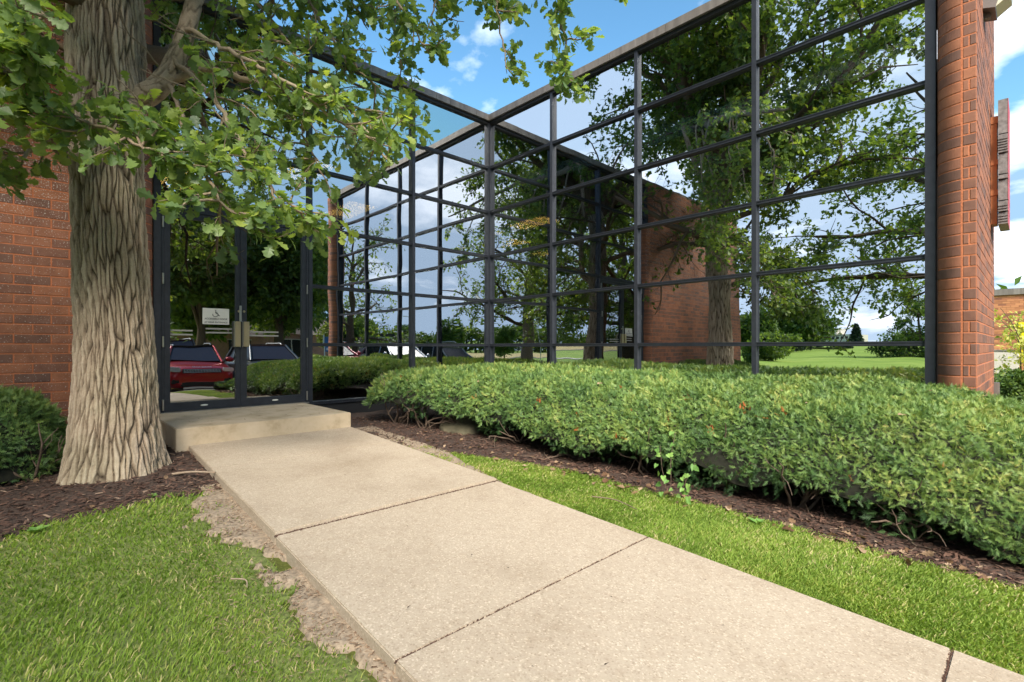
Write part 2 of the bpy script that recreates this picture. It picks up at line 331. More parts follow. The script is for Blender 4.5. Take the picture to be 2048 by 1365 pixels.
M['vine'] = leafmat('vine_leaf', [(0.0, (0.12, 0.26, 0.06)), (1.0, (0.28, 0.46, 0.12))], 0.45, 0.3, 2.0)
def barkmat(name, lo, mid, hi):
    m, nt, bs, out = mat(name)
    a = N(nt, 'ShaderNodeAttribute', attribute_name='tone')
    n = noise(nt, 55, 5, 0.7); n2 = noise(nt, 2.0, 4)
    mx = N(nt, 'ShaderNodeMath', operation='MULTIPLY_ADD'); LK(nt, n.outputs['Fac'], mx.inputs[0]); mx.inputs[1].default_value = 0.5
    sb = N(nt, 'ShaderNodeMath', operation='SUBTRACT'); LK(nt, a.outputs['Fac'], sb.inputs[0]); sb.inputs[1].default_value = 0.25; LK(nt, sb.outputs[0], mx.inputs[2])
    r = ramp(nt, mx.outputs[0], [(0.0, lo), (0.5, mid), (0.95, hi)])
    c2 = ramp(nt, n2.outputs['Fac'], [(0.35, (0.98, 1.0, 0.92)), (0.65, (1.06, 1.0, 0.98))])
    mm = N(nt, 'ShaderNodeMixRGB', blend_type='MULTIPLY'); mm.inputs[0].default_value = 1; LK(nt, r.outputs[0], mm.inputs[1]); LK(nt, c2.outputs[0], mm.inputs[2])
    LK(nt, mm.outputs[0], bs.inputs['Base Color']); bs.inputs['Roughness'].default_value = 0.9; bs.inputs['Specular IOR Level'].default_value = 0.2
    bump(nt, bs, n.outputs['Fac'], 0.7, 0.012)
    return m
M['bark'] = barkmat('oak_bark', (0.055, 0.040, 0.030), (0.30, 0.240, 0.180), (0.54, 0.46, 0.37))
M['bark_far'] = barkmat('branch_bark', (0.055, 0.040, 0.028), (0.13, 0.095, 0.065), (0.24, 0.19, 0.14))

# ------------------------------------------------------------------ terrain height
def sst(a, b, x): t = np.clip((x-a)/(b-a), 0, 1); return t*t*(3-2*t)
def hz(x, y):
    x = np.asarray(x, float); y = np.asarray(y, float)
    z = -0.225 - 0.026*np.clip(x-1.3, 0, 8)
    z = z - 0.045*np.clip(-5.45-y, 0, 3)
    z = z - 0.36*sst(8.2, 10.0, x)
    r = np.hypot(x-3, y+4)
    z = z - 0.45*sst(12, 40, -y)*(1-sst(8, 20, x)) + 0.9*sst(90, 320, r)
    roll = 0.35*np.sin(x*0.045+1)*np.sin(y*0.05)*sst(40, 120, r)
    return z + roll
def coords(c0, c1, step, far):
    a = list(np.arange(c0, c1+1e-6, step)); s = step; v = c1
    while v < far: s *= 1.22; v += s; a.append(v)
    s = step; v = c0; b = []
    while v > -far: s *= 1.22; v -= s; b.append(v)
    return np.array(b[::-1]+a)
xs = coords(-1, 13, 0.2, 900); ys = coords(-11, 3, 0.2, 900)
X, Y = np.meshgrid(xs, ys, indexing='ij'); V = np.stack([X.ravel(), Y.ravel(), hz(X, Y).ravel()-0.012], 1)
nx, ny = len(xs), len(ys); i = (np.arange(nx-1)[:, None]*ny+np.arange(ny-1)[None]).ravel()
GF = np.stack([i, i+ny, i+ny+1, i+1], 1)
g = obj('ground', npmesh('ground', V, GF, smooth=True), M['ground']); tag(g, kind='structure')

def sheet(name, inside, x0, x1, y0, y1, step, off, m, rough=0.0, seed=1, label=None, kind='structure'):
    """a sheet following the ground, kept where inside(x,y) holds; vertices sink at its border"""
    gx = np.arange(x0, x1+step/2, step); gy = np.arange(y0, y1+step/2, step)
    X, Y = np.meshgrid(gx, gy, indexing='ij'); P = np.stack([X.ravel(), Y.ravel()], 1)
    k = inside(P[:, 0], P[:, 1]); Z = hz(P[:, 0], P[:, 1]) + off
    if rough: Z = Z + rough*snoise(P, 14, seed, 3)
    ny = len(gy); i = (np.arange(len(gx)-1)[:, None]*ny+np.arange(ny-1)[None]).ravel()
    F = np.stack([i, i+ny, i+ny+1, i+1], 1); F = F[k[F].any(1)]
    bord = ~k; Z[bord] -= 0.03 + abs(off)
    used = np.unique(F); mp = -np.ones(len(P), int); mp[used] = np.arange(len(used))
    o = obj(name, npmesh(name, np.stack([P[used, 0], P[used, 1], Z[used]], 1), mp[F], smooth=True), m)
    return tag(o, kind=kind)

def walk_l(x): return -5.23-0.045*(x-1.3)
def walk_r(x): return -3.54-0.060*(x-1.3)
def wob(a, s, amp): return amp*(np.sin(a*3.1+s)+0.6*np.sin(a*7.3+2*s)+0.4*np.sin(a*17+s))
# left lawn border: curve from the walk round the tree
def lawn_x(y): return 3.05+0.10*np.sin((y+5.4)*2.2)+np.clip(-6.3-y, 0, 5)*0.75+wob(y, 1.0, 0.02)
def in_lawn_left(x, y): return (y < walk_l(x)-0.03) & (x > lawn_x(y)) & ~in_dirt_left(x, y)
def in_dirt_left(x, y):
    x = np.asarray(x, float); y = np.asarray(y, float)
    wd = 0.145+0.07*np.sin(x*2.1+0.5)+0.05*np.sin(x*5.3)+0.10*snoise(np.stack([x.ravel(), y.ravel()], 1), 16, 6, 4).reshape(x.shape)
    return (y < walk_l(x)+0.05) & (y > walk_l(x)-wd) & (x > 2.9) & (x < 9.2)
def mulch_edge(x): return np.where(x < 3.0, -3.35-0.0*x, -3.35+0.45*sst(3.0, 4.6, x))+wob(x, 3, 0.02)
def in_mulch_right(x, y): return (y > mulch_edge(x)) & (y < -0.02) & (x > 0.02) & (x < 9.0) & ~((x < 1.5) & (y < -3.5))
def in_mulch_left(x, y): return (x > 0.1) & (x < lawn_x(y)+0.04) & (y < -5.2) & (y > -9.5)
def in_lawn_right(x, y): return (y > walk_r(x)+0.02) & (y <= mulch_edge(x)+0.03) & (x > 2.6) & (x < 9.0) & ~in_dirt_right(x, y)
def in_dirt_right(x, y):
    wd = 0.30*(1-sst(2.6, 5.2, x))+0.055+wob(x, 5, 0.018)
    return (y > walk_r(x)-0.05) & (y < walk_r(x)+wd) & (x > 1.4) & (x < 9.0)
sheet('mulch_bed', lambda x, y: in_mulch_right(x, y) | ((x > 0.02) & (x < 2.7) & (y > walk_r(x)-0.05) & (y < -3)), 0, 9.2, -4.2, 0, 0.06, 0.008, M['soil'], 0.010, 2)
sheet('mulch_bed', in_mulch_left, 0.0, 5.4, -9.6, -5.1, 0.06, 0.008, M['soil'], 0.010, 3)
sheet('bare_soil', in_dirt_left, 2.8, 9.3, -6.2, -5.1, 0.02, 0.013, M['dirt'], 0.006, 4)
sheet('bare_soil', in_dirt_right, 1.3, 9.1, -4.2, -3.0, 0.02, 0.013, M['dirt'], 0.006, 5)

# walkway slabs
wk = bpy.data.objects.new('walkway', None); C.objects.link(wk); tag(wk, kind='structure')
def slab(name, x0, x1, lo, hi, z0, z1, parent, m):
    """walk slab between x0 and x1, edges lo(x), hi(x), top z0 at x0 and z1 at x1"""
    bm = bmesh.new(); c = []
    for x, z in ((x0, z0), (x1, z1)):
        for y in (lo(x), hi(x)):
            c.append((bm.verts.new((x, y, z)), bm.verts.new((x, y, z-0.11))))
    a, b, d_, e = c   # a:(x0,lo) b:(x0,hi) d:(x1,lo) e:(x1,hi)
    for f in ((a[0], d_[0], e[0], b[0]), (a[1], b[1], e[1], d_[1]), (a[0], a[1], d_[1], d_[0]), (b[0], e[0], e[1], b[1]), (a[0], b[0], b[1], a[1]), (d_[0], d_[1], e[1], e[0])): bm.faces.new(f)
    bmesh.ops.recalc_face_normals(bm, faces=bm.faces[:])
    bmesh.ops.bevel(bm, geom=list(bm.edges), offset=0.005, segments=2, affect='EDGES')
    return obj(name, bm, m, parent)
jx = [1.285, 2.62, 4.375, 5.755, 7.06, 8.42, 9.35]
zt = lambda x: -0.168-0.0245*(x-1.285)
for k in range(len(jx)-1):
    a, b = jx[k], jx[k+1]; g_ = 0.0065 if k == 1 else 0.003
    lift = 0.018 if k < 2 else 0.0
    slab('concrete_slab', a+0.0015, b-(0.0015 if k == 0 else g_), walk_l, walk_r, zt(a)+(0 if k < 1 else lift*(0.5 if k == 1 else 0)), zt(b)+(lift*0.5 if k == 0 else (lift if k == 1 else 0)), wk, M['concrete'])
# crumbled dirt that fills the wide joint after the second slab
jb = MB()
for i in range(3200):
    jj = (4.375, 5.755, 7.06, 4.375)[i % 4]; wj = 0.006 if jj == 4.375 else 0.0022
    y = walk_l(jj)+rng.random()*(walk_r(jj)-walk_l(jj)); x = jj+rng.normal()*wj+0.0015*math.sin(y*40); s = (0.003+rng.random()*0.004)*(1 if jj == 4.375 else 0.7)
    z = zt(jj)+(0.002 if jj == 4.375 else 0.0)-rng.random()*0.006
    Vb = np.array([(x-s, y-s, z-s), (x+s, y-s, z-s*0.6), (x, y+s, z-s*0.5), (x, y, z+s*0.7)])
    jb.add(Vb, np.array([[0,1,3],[1,2,3],[2,0,3]]), 0.25+0.45*rng.random())
o = obj('joint_soil', jb.mesh('joint_soil'), M['chip'], wk); tag(o, kind='stuff')

st = bevbox(0.035, -5.345, -0.40, 1.53, -3.555, 0.0, 0.007, 2)
stp = obj('entrance_step', st, M['step']); tag(stp, 'long tan concrete step with mossy front edge below the double doors', 'step')

# ------------------------------------------------------------------ building
PR, PL = 1.64, 1.73          # panel widths of the right and the left glass wall
ZK = [-0.02] + [0.83+0.849*k for k in range(6)]      # transom heights, last = head under the coping
ZTOP = ZK[-1]
XE, YE = PR*4, -(PL*2+1.80)  # ends of the glass
bld = thing('office_building', 'mirrored glass office building with red brick ends and a tan metal roof edge', 'building')
def part(name, L, m, parent=bld): return obj(name, boxes(L) if isinstance(L, list) else L, m, parent)
MW = 0.027
# vertical mullions (stand proud of the transoms)
for k in range(1, 4): part('mullion', [(k*PR-MW, -0.052, -0.25, k*PR+MW, 0.03, ZTOP)], M['alu'])
part('mullion', [(XE-0.035, -0.072, -0.45, XE+0.045, 0.03, ZTOP)], M['alu'])
part('mullion', [(0.002, -0.055, -0.25, 0.055, -0.002, ZTOP), (-0.03, -0.075, -0.25, 0.062, -0.0565, ZTOP), (0.0565, -0.055, -0.25, 0.075, 0.03, ZTOP)], M['alu'])
for y in (-PL, -2*PL): part('mullion', [(-0.03, y-MW, -0.25, 0.062, y+MW, ZTOP)], M['alu'])
part('mullion', [(-0.03, YE-0.06, -0.05, 0.072, YE+0.012, ZTOP)], M['alu'])
# transoms, one per bay and height; thin bead lines at their glass edge
TH = 0.025
def bead_r(x0, x1, z): return [(x0, -0.045, z-TH, x1, 0.02, z+TH), (x0, -0.052, z-TH+0.006, x1, -0.0455, z-TH+0.014), (x0, -0.052, z+TH-0.014, x1, -0.0455, z+TH-0.006)]
def bead_l(y0, y1, z): return [(-0.02, y0, z-TH, 0.045, y1, z+TH), (0.0455, y0, z-TH+0.006, 0.052, y1, z-TH+0.014), (0.0455, y0, z+TH-0.014, 0.052, y1, z+TH-0.006)]
for k in range(4):
    x0 = k*PR+(MW if k else 0.076); x1 = (k+1)*PR-(MW if k < 3 else 0.0355)
    for z in ZK[:-1]: part('transom', bead_r(x0+0.0005, x1-0.0005, z), M['alu'])
for k in range(2):
    y1 = -k*PL-(MW if k else 0.076); y0 = -(k+1)*PL+MW
    for z in ZK[:-1]: part('transom', bead_l(y0+0.0005, y1-0.0005, z), M['alu'])
DY0, DY1 = YE+0.012, -2*PL-MW       # door bay
for z in ZK[3:-1]: part('transom', bead_l(DY0+0.0005, DY1-0.0005, z), M['alu'])
part('base_panel', [(-0.02, YE, -0.5, 0.02, -0.0765, ZK[0]-TH-0.002)], M['alu_dark'])
part('base_panel', [(0.0765, -0.02, -0.6, XE, 0.02, ZK[0]-TH-0.002)], M['alu_dark'])
# glass panes
def pane(P4, m=M['glass'], parent=bld, name='window_pane'):
    """P4: 4 corners; thin slab of glass"""
    a = np.array(P4, float); n = np.cross(a[1]-a[0], a[3]-a[0]); n /= np.linalg.norm(n)
    V = np.concatenate([a, a-n*0.008]); F = np.array([[0,1,2,3],[7,6,5,4],[0,4,5,1],[1,5,6,2],[2,6,7,3],[3,7,4,0]])
    return obj(name, npmesh(name, V, F), m, parent)
for k in range(4):
    for r in range(6):
        z0, z1 = ZK[r]+0.01, ZK[r+1]-0.01
        t = 0.0028*rng.normal(size=3)
        pane([(k*PR+0.01, t[0], z0), ((k+1)*PR-0.01, t[1], z0), ((k+1)*PR-0.01, t[1]+t[2], z1), (k*PR+0.01, t[0]+t[2], z1)])
for k in range(3):
    for r in range(6):
        if k == 2 and r < 3: continue
        y1 = -k*PL-0.01; y0 = -(k+1)*PL+0.01 if k < 2 else YE+0.01
        z0, z1 = ZK[r]+0.01, ZK[r+1]-0.01
        if k == 2 and r == 3: z0 = 2.545
        t = 0.0028*rng.normal(size=3)
        pane([(t[0], y0, z0), (t[1], y1, z0), (t[1]+t[2], y1, z1), (t[0]+t[2], y0, z1)])
# head channel and coping: short folded metal lengths with open seams
part('head_channel', [(0.03, -0.050, ZTOP-0.02, XE, 0.02, ZTOP+0.03), (-0.02, YE, ZTOP-0.02, 0.050, -0.03, ZTOP+0.03)], M['alu_dark'])
CZ0, CZ1 = ZTOP+0.03, ZTOP+0.145
ZR = CZ1
y = -0.095; i = 0
while y > -11.2:
    L = 0.61 if y < -1.6 else 0.30
    dz = 0.002*math.sin(i*2.3); part('coping_panel', [(-0.30, max(y-L+0.005, -11.2), CZ0, 0.092+0.001*math.sin(i*5), y, CZ1+dz)], M['coping']); y -= L; i += 1
x = 0.095; i = 0
while x < XE+0.38:
    L = 0.92; x1 = min(x+L, XE+0.38)
    part('coping_panel', [(x, -0.092-0.001*math.sin(i*5), CZ0, x1-0.005, 0.30, CZ1+0.002*math.sin(i*2.3))], M['coping']); x += L; i += 1
part('coping_panel', [(-0.30, -0.092, CZ0, 0.092, 0.30, CZ1+0.001)], M['coping'])
# structure behind the glass: floors, ceiling, back walls, roof
part('roof', [(-9, 0.30, CZ0-0.02, XE+0.28, 2.5, CZ0+0.05), (-9, -11.2, CZ0-0.021, -0.30, 0.30, CZ0+0.049)], M['dark'])
part('floor_slab', [(-9, -11.1, -0.30, -0.035, 3.3, -0.03), (-0.034, 0.035, -0.30, XE, 3.3, -0.031)], M['dark'])
part('ceiling', [(-9, -11.0, 3.62, -0.10, 3.2, 3.70), (-0.099, 0.10, 3.62, XE-0.01, 3.2, 3.701)], M['dark'])
part('partition_wall', [(-9, -11.0, 0, -8.9, 3.3, 5), (-8.9, 3.2, 0, XE, 3.3, 5), (-4.6, -5.5, 0, -4.5, -3.2, 3.6)], M['dark'])
for (x, y, rz) in ((-0.55, 1.75, 0), (-2.6, 2.9, 0), (-2.35, -1.7, 0), (-0.75, -3.25, 0), (-2.6, -4.6, 0)):
    lt = part('ceiling_light', [(x-0.62, y-0.32, 3.585, x+0.62, y+0.32, 3.6195)], M['alu']); 
    obj('diffuser', boxes([(x-0.58, y-0.28, 3.575, x+0.58, y+0.28, 3.5845)]), M['troffer'], lt)

# double doors
for s in (0, 1):
    ya = DY0+0.035 if s == 0 else (DY0+DY1)/2+0.004
    yb = (DY0+DY1)/2-0.004 if s == 0 else DY1-0.035
    dr = bpy.data.objects.new('door', None); C.objects.link(dr); dr.parent = bld
    z0, z1, fw = 0.012, 2.455, 0.062
    part('door_frame', [(-0.005, ya, z0, 0.048, ya+fw, z1), (-0.005, yb-fw, z0, 0.048, yb, z1), (-0.006, ya+fw, z1-0.075, 0.047, yb-fw, z1), (-0.006, ya+fw, z0, 0.047, yb-fw, z0+0.105)], M['alu'], dr)
    pane([(0.02, ya+fw-0.005, z0+0.10), (0.02, yb-fw+0.005, z0+0.10), (0.0205, yb-fw+0.005, z1-0.07), (0.0205, ya+fw-0.005, z1-0.07)], M['door_glass'], dr, 'door_glass')
    hy = yb-0.048 if s == 0 else ya+0.048
    bm = bevbox(0.062, hy-0.032, 0.80, 0.105, hy+0.032, 1.13, 0.006, 2)
    obj('handle', bm, M['brass'], dr)
    part('handle_plate', [(0.0485, hy-0.040, 0.795, 0.0615, hy-0.0325 if s == 0 else hy-0.033, 1.135), (0.0485, hy+0.033, 0.795, 0.0615, hy+0.040, 1.135), (0.0485, hy-0.01, 0.9, 0.0615, hy+0.01, 1.0)], M['steel'], dr)
    bm = bmesh.new(); bmesh.ops.create_cone(bm, cap_ends=True, segments=16, radius1=0.016, radius2=0.014, depth=0.012, matrix=Matrix.Translation((0.054, hy+(0.022 if s == 0 else -0.02), 1.265)) @ Matrix.Rotation(R(90), 4, 'Y'))
    obj('lock_cylinder', bm, M['brass'], dr)
    for zh in (0.10, 0.86, 1.62, 2.30):
        yh = ya-0.012 if s == 0 else yb+0.012
        bm = bmesh.new(); bmesh.ops.create_cone(bm, cap_ends=True, segments=10, radius1=0.011, radius2=0.011, depth=0.13, matrix=Matrix.Translation((0.058, yh, zh)))
        obj('hinge', bm, M['steel'], dr)
    bm = bmesh.new(); bmesh.ops.create_uvsphere(bm, u_segments=14, v_segments=6, radius=1, matrix=Matrix.Translation((0.0485, (ya+yb)/2, z0+0.055)) @ Matrix.Diagonal((0.004, 0.042, 0.011, 1)))
    obj('pull_badge', bm, M['white'], dr)
    if s == 1:
        part('astragal', [(0.0485, ya-0.016, z0+0.01, 0.056, ya+0.012, z1-0.02)], M['alu'], dr)
        bm = bevbox(0.057, ya-0.03, 1.13, 0.064, ya-0.002, 1.34, 0.003); obj('latch_guard', bm, M['steel'], dr)
        part('lock_cylinder', [(0.0485, ya+0.03, 1.49, 0.056, ya+0.055, 1.515)], M['alu'], dr)
    ctr = (ya+yb)/2
    for (y0, y1, dz) in (((-0.42, -0.12, 0.0), (0.02, 0.32, 0.03)) if s == 0 else ((-0.33, 0.05, 0.0),)):
        part('safety_stripe', [(0.0215, ctr+y0, 0.990+dz, 0.0235, ctr+y1, 1.010+dz), (0.0215, ctr+y0, 0.940+dz, 0.0235, ctr+y1, 0.960+dz)], M['stripe'], dr)
# door surround
part('door_surround', [(-0.02, DY0, -0.02, 0.055, DY0+0.033, 2.50), (-0.02, DY1-0.033, -0.02, 0.055, DY1, 2.50), (-0.02, DY0+0.0335, 2.462, 0.056, DY1-0.0335, 2.548)], M['alu'])
part('threshold', [(-0.04, DY0, -0.010, 0.075, DY1, 0.008)], M['steel'])

# sign stuck to the left door
def text(body, size, m, parent, loc, rot, ext=0.0008, align='CENTER', name='lettering', sx=1.0):
    cu = bpy.data.curves.new(name, 'FONT'); cu.body = body; cu.size = size; cu.align_x = align; cu.align_y = 'CENTER'; cu.extrude = ext; cu.offset = size*0.012
    t = bpy.data.objects.new('tmp', cu); C.objects.link(t); bpy.context.view_layer.update()
    me = bpy.data.meshes.new_from_object(t.evaluated_get(bpy.context.evaluated_depsgraph_get())); bpy.data.objects.remove(t)
    me.materials.clear(); o = obj(name, me, m, parent); o.location = loc; o.rotation_euler = rot; o.scale = (sx, 1, 1); return o
cyd = DY0+0.035+0.42+0.135
sg = thing('door_sign', 'small white accessible entrance notice stuck on the left glass door', 'sign', (0.030, cyd, 1.085))
obj('plate', bevbox(0, -0.150, 0, 0.004, 0.150, 0.205, 0.0015), M['white'], sg)
rt = (R(90), 0, R(90))
text('ACCESSIBLE DOOR', 0.030, M['black'], sg, (0.0052, 0, 0.070), rt)
text('AT REAR ENTRANCE', 0.028, M['black'], sg, (0.0052, 0, 0.026), rt)
b = MB(); xx = 0.006
a = np.linspace(R(60), R(-200), 18); b.tube([(xx, -0.008+0.030*math.cos(t), 0.125+0.026*math.sin(t)) for t in a[::-1]], 0.0036, 6)
b.tube([(xx, -0.006, 0.168), (xx, -0.004, 0.142), (xx, 0.018, 0.140), (xx, 0.030, 0.116), (xx, 0.042, 0.110)], 0.004, 6)
b.tube([(xx, -0.007, 0.1845), (xx, -0.007, 0.1765)], [0.0075, 0.0075], 8); b.tube([(xx, -0.004, 0.157), (xx, 0.013, 0.155)], 0.003, 6)
obj('wheelchair_symbol', b.mesh('wheelchair_symbol'), M['black'], sg)

# ---------------- brick walls
CH, BH, BL, JT = 0.100, 0.089, 0.278, 0.011       # course, brick height, module length, joint
def brick_mesh(L, Dp=0.05, H=BH):
    bm = bmesh.new(); bmesh.ops.create_cube(bm, size=1)
    for v in bm.verts: v.co = Vector((v.co.x*L, v.co.y*Dp, v.co.z*H))
    fe = [e for e in bm.edges if all(v.co.y < 0 for v in e.verts)]
    bmesh.ops.bevel(bm, geom=fe, offset=0.0035, segments=1, affect='EDGES')
    me = bpy.data.meshes.new('brick'); bm.to_mesh(me); bm.free(); return me
_bm = {}
def bmesh_for(L, m):
    k = (round(L, 3), m.name)
    if k not in _bm: _bm[k] = brick_mesh(L); _bm[k].materials.append(m)
    return _bm[k]
nb = [0]
def wall_bricks(parent, origin, ax, nrm, u0, u1, z0, z1, single, stuffname='brickwork', stretch=None):
    """face in direction ax from origin, outward normal nrm; u range; single(u,z) -> own object"""
    ax = Vector(ax); nrm = Vector(nrm); rot = Matrix((ax, -nrm, Vector((0, 0, 1)))).transposed()
    rest_V = []; rest_F = []; n = 0; row = 0; z = z0
    while z < z1-0.02:
        u = u0 - (BL/2 if row % 2 else 0)
        while u < u1-0.02:
            a = max(u, u0); b_ = min(u+BL, u1)
            if b_-a > 0.03:
                Lb = b_-a-JT; cu = (a+b_)/2; hh = min(BH, z1-z-JT)
                if hh > 0.03:
                    pz = z+JT/2+BH/2
                    pr = random.uniform(-0.001, 0.0012)
                    p = Vector(origin)+ax*cu+Vector((0, 0, pz))+nrm*(pr-0.025)
                    if single(cu, pz) and nb[0] < 298 and hh == BH:
                        o = bpy.data.objects.new('brick', bmesh_for(Lb, M['brick'])); C.objects.link(o); o.parent = parent
                        o.matrix_local = Matrix.Translation(p) @ rot.to_4x4(); nb[0] += 1
                    else:
                        me = bmesh_for(Lb, M['brick']); V = np.array([v.co[:] for v in me.vertices]) if len(me.vertices) < 40 else None
                        V[:, 2] *= hh/BH
                        Vw = V @ np.array(rot.transposed()) + np.array(p); Vw[:, 2] -= (BH-hh)/2
                        for f in me.polygons:
                            rest_F.append([x+n for x in f.vertices])
                        rest_V.append(Vw); n += len(V)
            u += BL
        z += CH; row += 1
    if rest_V:
        me = bpy.data.meshes.new(stuffname); me.from_pydata(np.concatenate(rest_V).tolist(), [], rest_F); me.update()
        o = obj(stuffname, me, M['brick_i'], parent); tag(o, kind='stuff')
BZ0 = -0.47
# west wing: rounded return beside the doors, then the long flat wall
wl = bpy.data.objects.new('brick_wall', None); C.objects.link(wl); wl.parent = bld
RB = 0.19
XW = 0.20     # plane of the flat wing wall (x)
def arc_bricks(parent, cx, cy, a0, a1, r, z0, z1, own):
    """column of rounded bullnose bricks, quarter arc from angle a0 to a1"""
    z = z0; V = []; F = []; n = 0
    me_ = None
    NA = 15; ang = np.linspace(a0, a1, NA)
    prof = []
    for zz, rr in ((0, r-0.0035), (0.0035, r), (BH-0.0035, r), (BH, r-0.0035), (BH, r-0.05), (0, r-0.05)):
        prof.append([(rr*math.cos(t), rr*math.sin(t), zz-BH/2) for t in ang])
    P = np.array(prof).reshape(-1, 3); Fs = []
    for q in range(6):
        for j in range(NA-1):
            a = q*NA+j; b = ((q+1) % 6)*NA+j; Fs.append([a, a+1, b+1, b])
    Fs.append([q*NA for q in range(6)]); Fs.append([q*NA+NA-1 for q in range(6)][::-1])
    me = bpy.data.meshes.new('brick'); me.from_pydata(P.tolist(), [], Fs); me.update(); me.materials.append(M['brick'])
    me.polygons.foreach_set('use_smooth', [False]*len(Fs))
    bm = bmesh.new(); bm.from_mesh(me); bmesh.ops.recalc_face_normals(bm, faces=bm.faces[:]); bm.to_mesh(me); bm.free()
    rest = []
    while z < z1-0.05:
        if own and nb[0] < 298 and own(z):
            o = bpy.data.objects.new('brick', me); C.objects.link(o); o.parent = parent; o.location = (cx, cy, z+JT/2+BH/2); nb[0] += 1
        else: rest.append(z+JT/2+BH/2)
        z += CH
    if rest:
        Vr = np.concatenate([P+np.array([cx, cy, zz]) for zz in rest]).tolist(); Fr = []
        for i in range(len(rest)): Fr += [[v+6*NA*i for v in f] for f in Fs]
        m2 = bpy.data.meshes.new('brickwork'); m2.from_pydata(Vr, [], Fr); m2.update(); m2.polygons.foreach_set('use_smooth', [False]*len(Fr))
        bm = bmesh.new(); bm.from_mesh(m2); bmesh.ops.recalc_face_normals(bm, faces=bm.faces[:]); bm.to_mesh(m2); bm.free()
        o = obj('bullnose_brickwork', m2, M['brick_i'], parent); tag(o, kind='stuff')
def wall_core(parent, pts, z0, z1):
    bm = bmesh.new(); vs = [bm.verts.new((x, y, z0)) for x, y in pts]; f = bm.faces.new(vs)
    r = bmesh.ops.extrude_face_region(bm, geom=[f]); bmesh.ops.translate(bm, vec=(0, 0, z1-z0), verts=[v for v in r['geom'] if isinstance(v, bmesh.types.BMVert)])
    bmesh.ops.recalc_face_normals(bm, faces=bm.faces[:]); return obj('mortar_bed', bm, M['mortar'], parent)
# east pier: faces -Y, rounded towards the glass (-X), long side faces +X
wr = bpy.data.objects.new('brick_wall', None); C.objects.link(wr); wr.parent = bld
YF = -0.20; X0P = XE+0.052; X1P = XE+0.345
acx, acy = X0P+RB-0.0, YF+RB
ar = [(acx+(RB-0.0035)*math.cos(t), acy+(RB-0.0035)*math.sin(t)) for t in np.linspace(R(180), R(270), 10)]
YB = 2.45
wall_core(wr, [(X0P+0.006, 0.25)] + ar + [(X1P-0.0035, YF+0.0035), (X1P-0.0035, YB), (X0P+0.006, YB)], BZ0, CZ0-0.002)
NR = 55
arc_bricks(wr, acx, acy, R(182), R(270-2), RB, BZ0, CZ0, lambda z: 0.3 < z < 4.3)
# flat face bricks: alternating full length and short + long
z = BZ0; row = 0
flat0, flat1 = acx+0.004, X1P
me_full = None
def one(parent, x0, x1, z):
    L = x1-x0-JT; me = bmesh_for(L, M['brick'])
    o = bpy.data.objects.new('brick', me); C.objects.link(o); o.parent = parent; nb[0] += 1
    o.location = ((x0+x1)/2, YF+0.025+random.uniform(-0.0012, 0.0012), z+JT/2+BH/2)
restV = []; restF = []; n = 0
while z < CZ0-0.08:
    segs = [(flat0, flat1)] if row % 2 else [(flat0, flat0+0.048), (flat0+0.048, flat1)]
    for a, b in segs:
        if 0.3 < z < 4.5 and nb[0] < 165: one(wr, a, b, z)
        else:
            me = bmesh_for(b-a-JT, M['brick']); V = np.array([v.co[:] for v in me.vertices])+np.array([(a+b)/2, YF+0.025, z+JT/2+BH/2])
            restF += [[x+n for x in f.vertices] for f in me.polygons]; restV.append(V); n += len(V)
    z += CH; row += 1
me = bpy.data.meshes.new('brickwork'); me.from_pydata(np.concatenate(restV).tolist(), [], restF); me.update()
tag(obj('brickwork', me, M['brick_i'], wr), kind='stuff')
wall_bricks(wr, (X1P, YF, 0), (0, 1, 0), (1, 0, 0), 0.0, YB-YF, BZ0, CZ0, lambda u, z: False)
# west wing
wcx, wcy = XW-RB, YE-0.062-RB
ar = [(wcx+(RB-0.0035)*math.cos(t), wcy+(RB-0.0035)*math.sin(t)) for t in np.linspace(R(90), R(0), 10)]
wall_core(wl, [(-0.3, YE-0.068)] + ar + [(XW-0.0035, -11.15), (-0.3, -11.15)], BZ0, CZ0-0.002)
arc_bricks(wl, wcx, wcy, R(2), R(88), RB, BZ0, CZ0, None)
wall_bricks(wl, (XW, wcy-0.004, 0), (0, -1, 0), (1, 0, 0), 0.0, 11.15+wcy, BZ0, CZ0, lambda u, z: 0.25 < z < 3.0 and 0.05 < u < 1.45)
part('wall_flashing', [(X1P+0.001, YB-0.08, BZ0, X1P+0.05, YB+0.02, 0.35)], M['coping'], wr)
part('coping_panel', [(XE+0.10, 0.305, CZ0, X1P+0.035, YB+0.05, CZ1)], M['coping'])

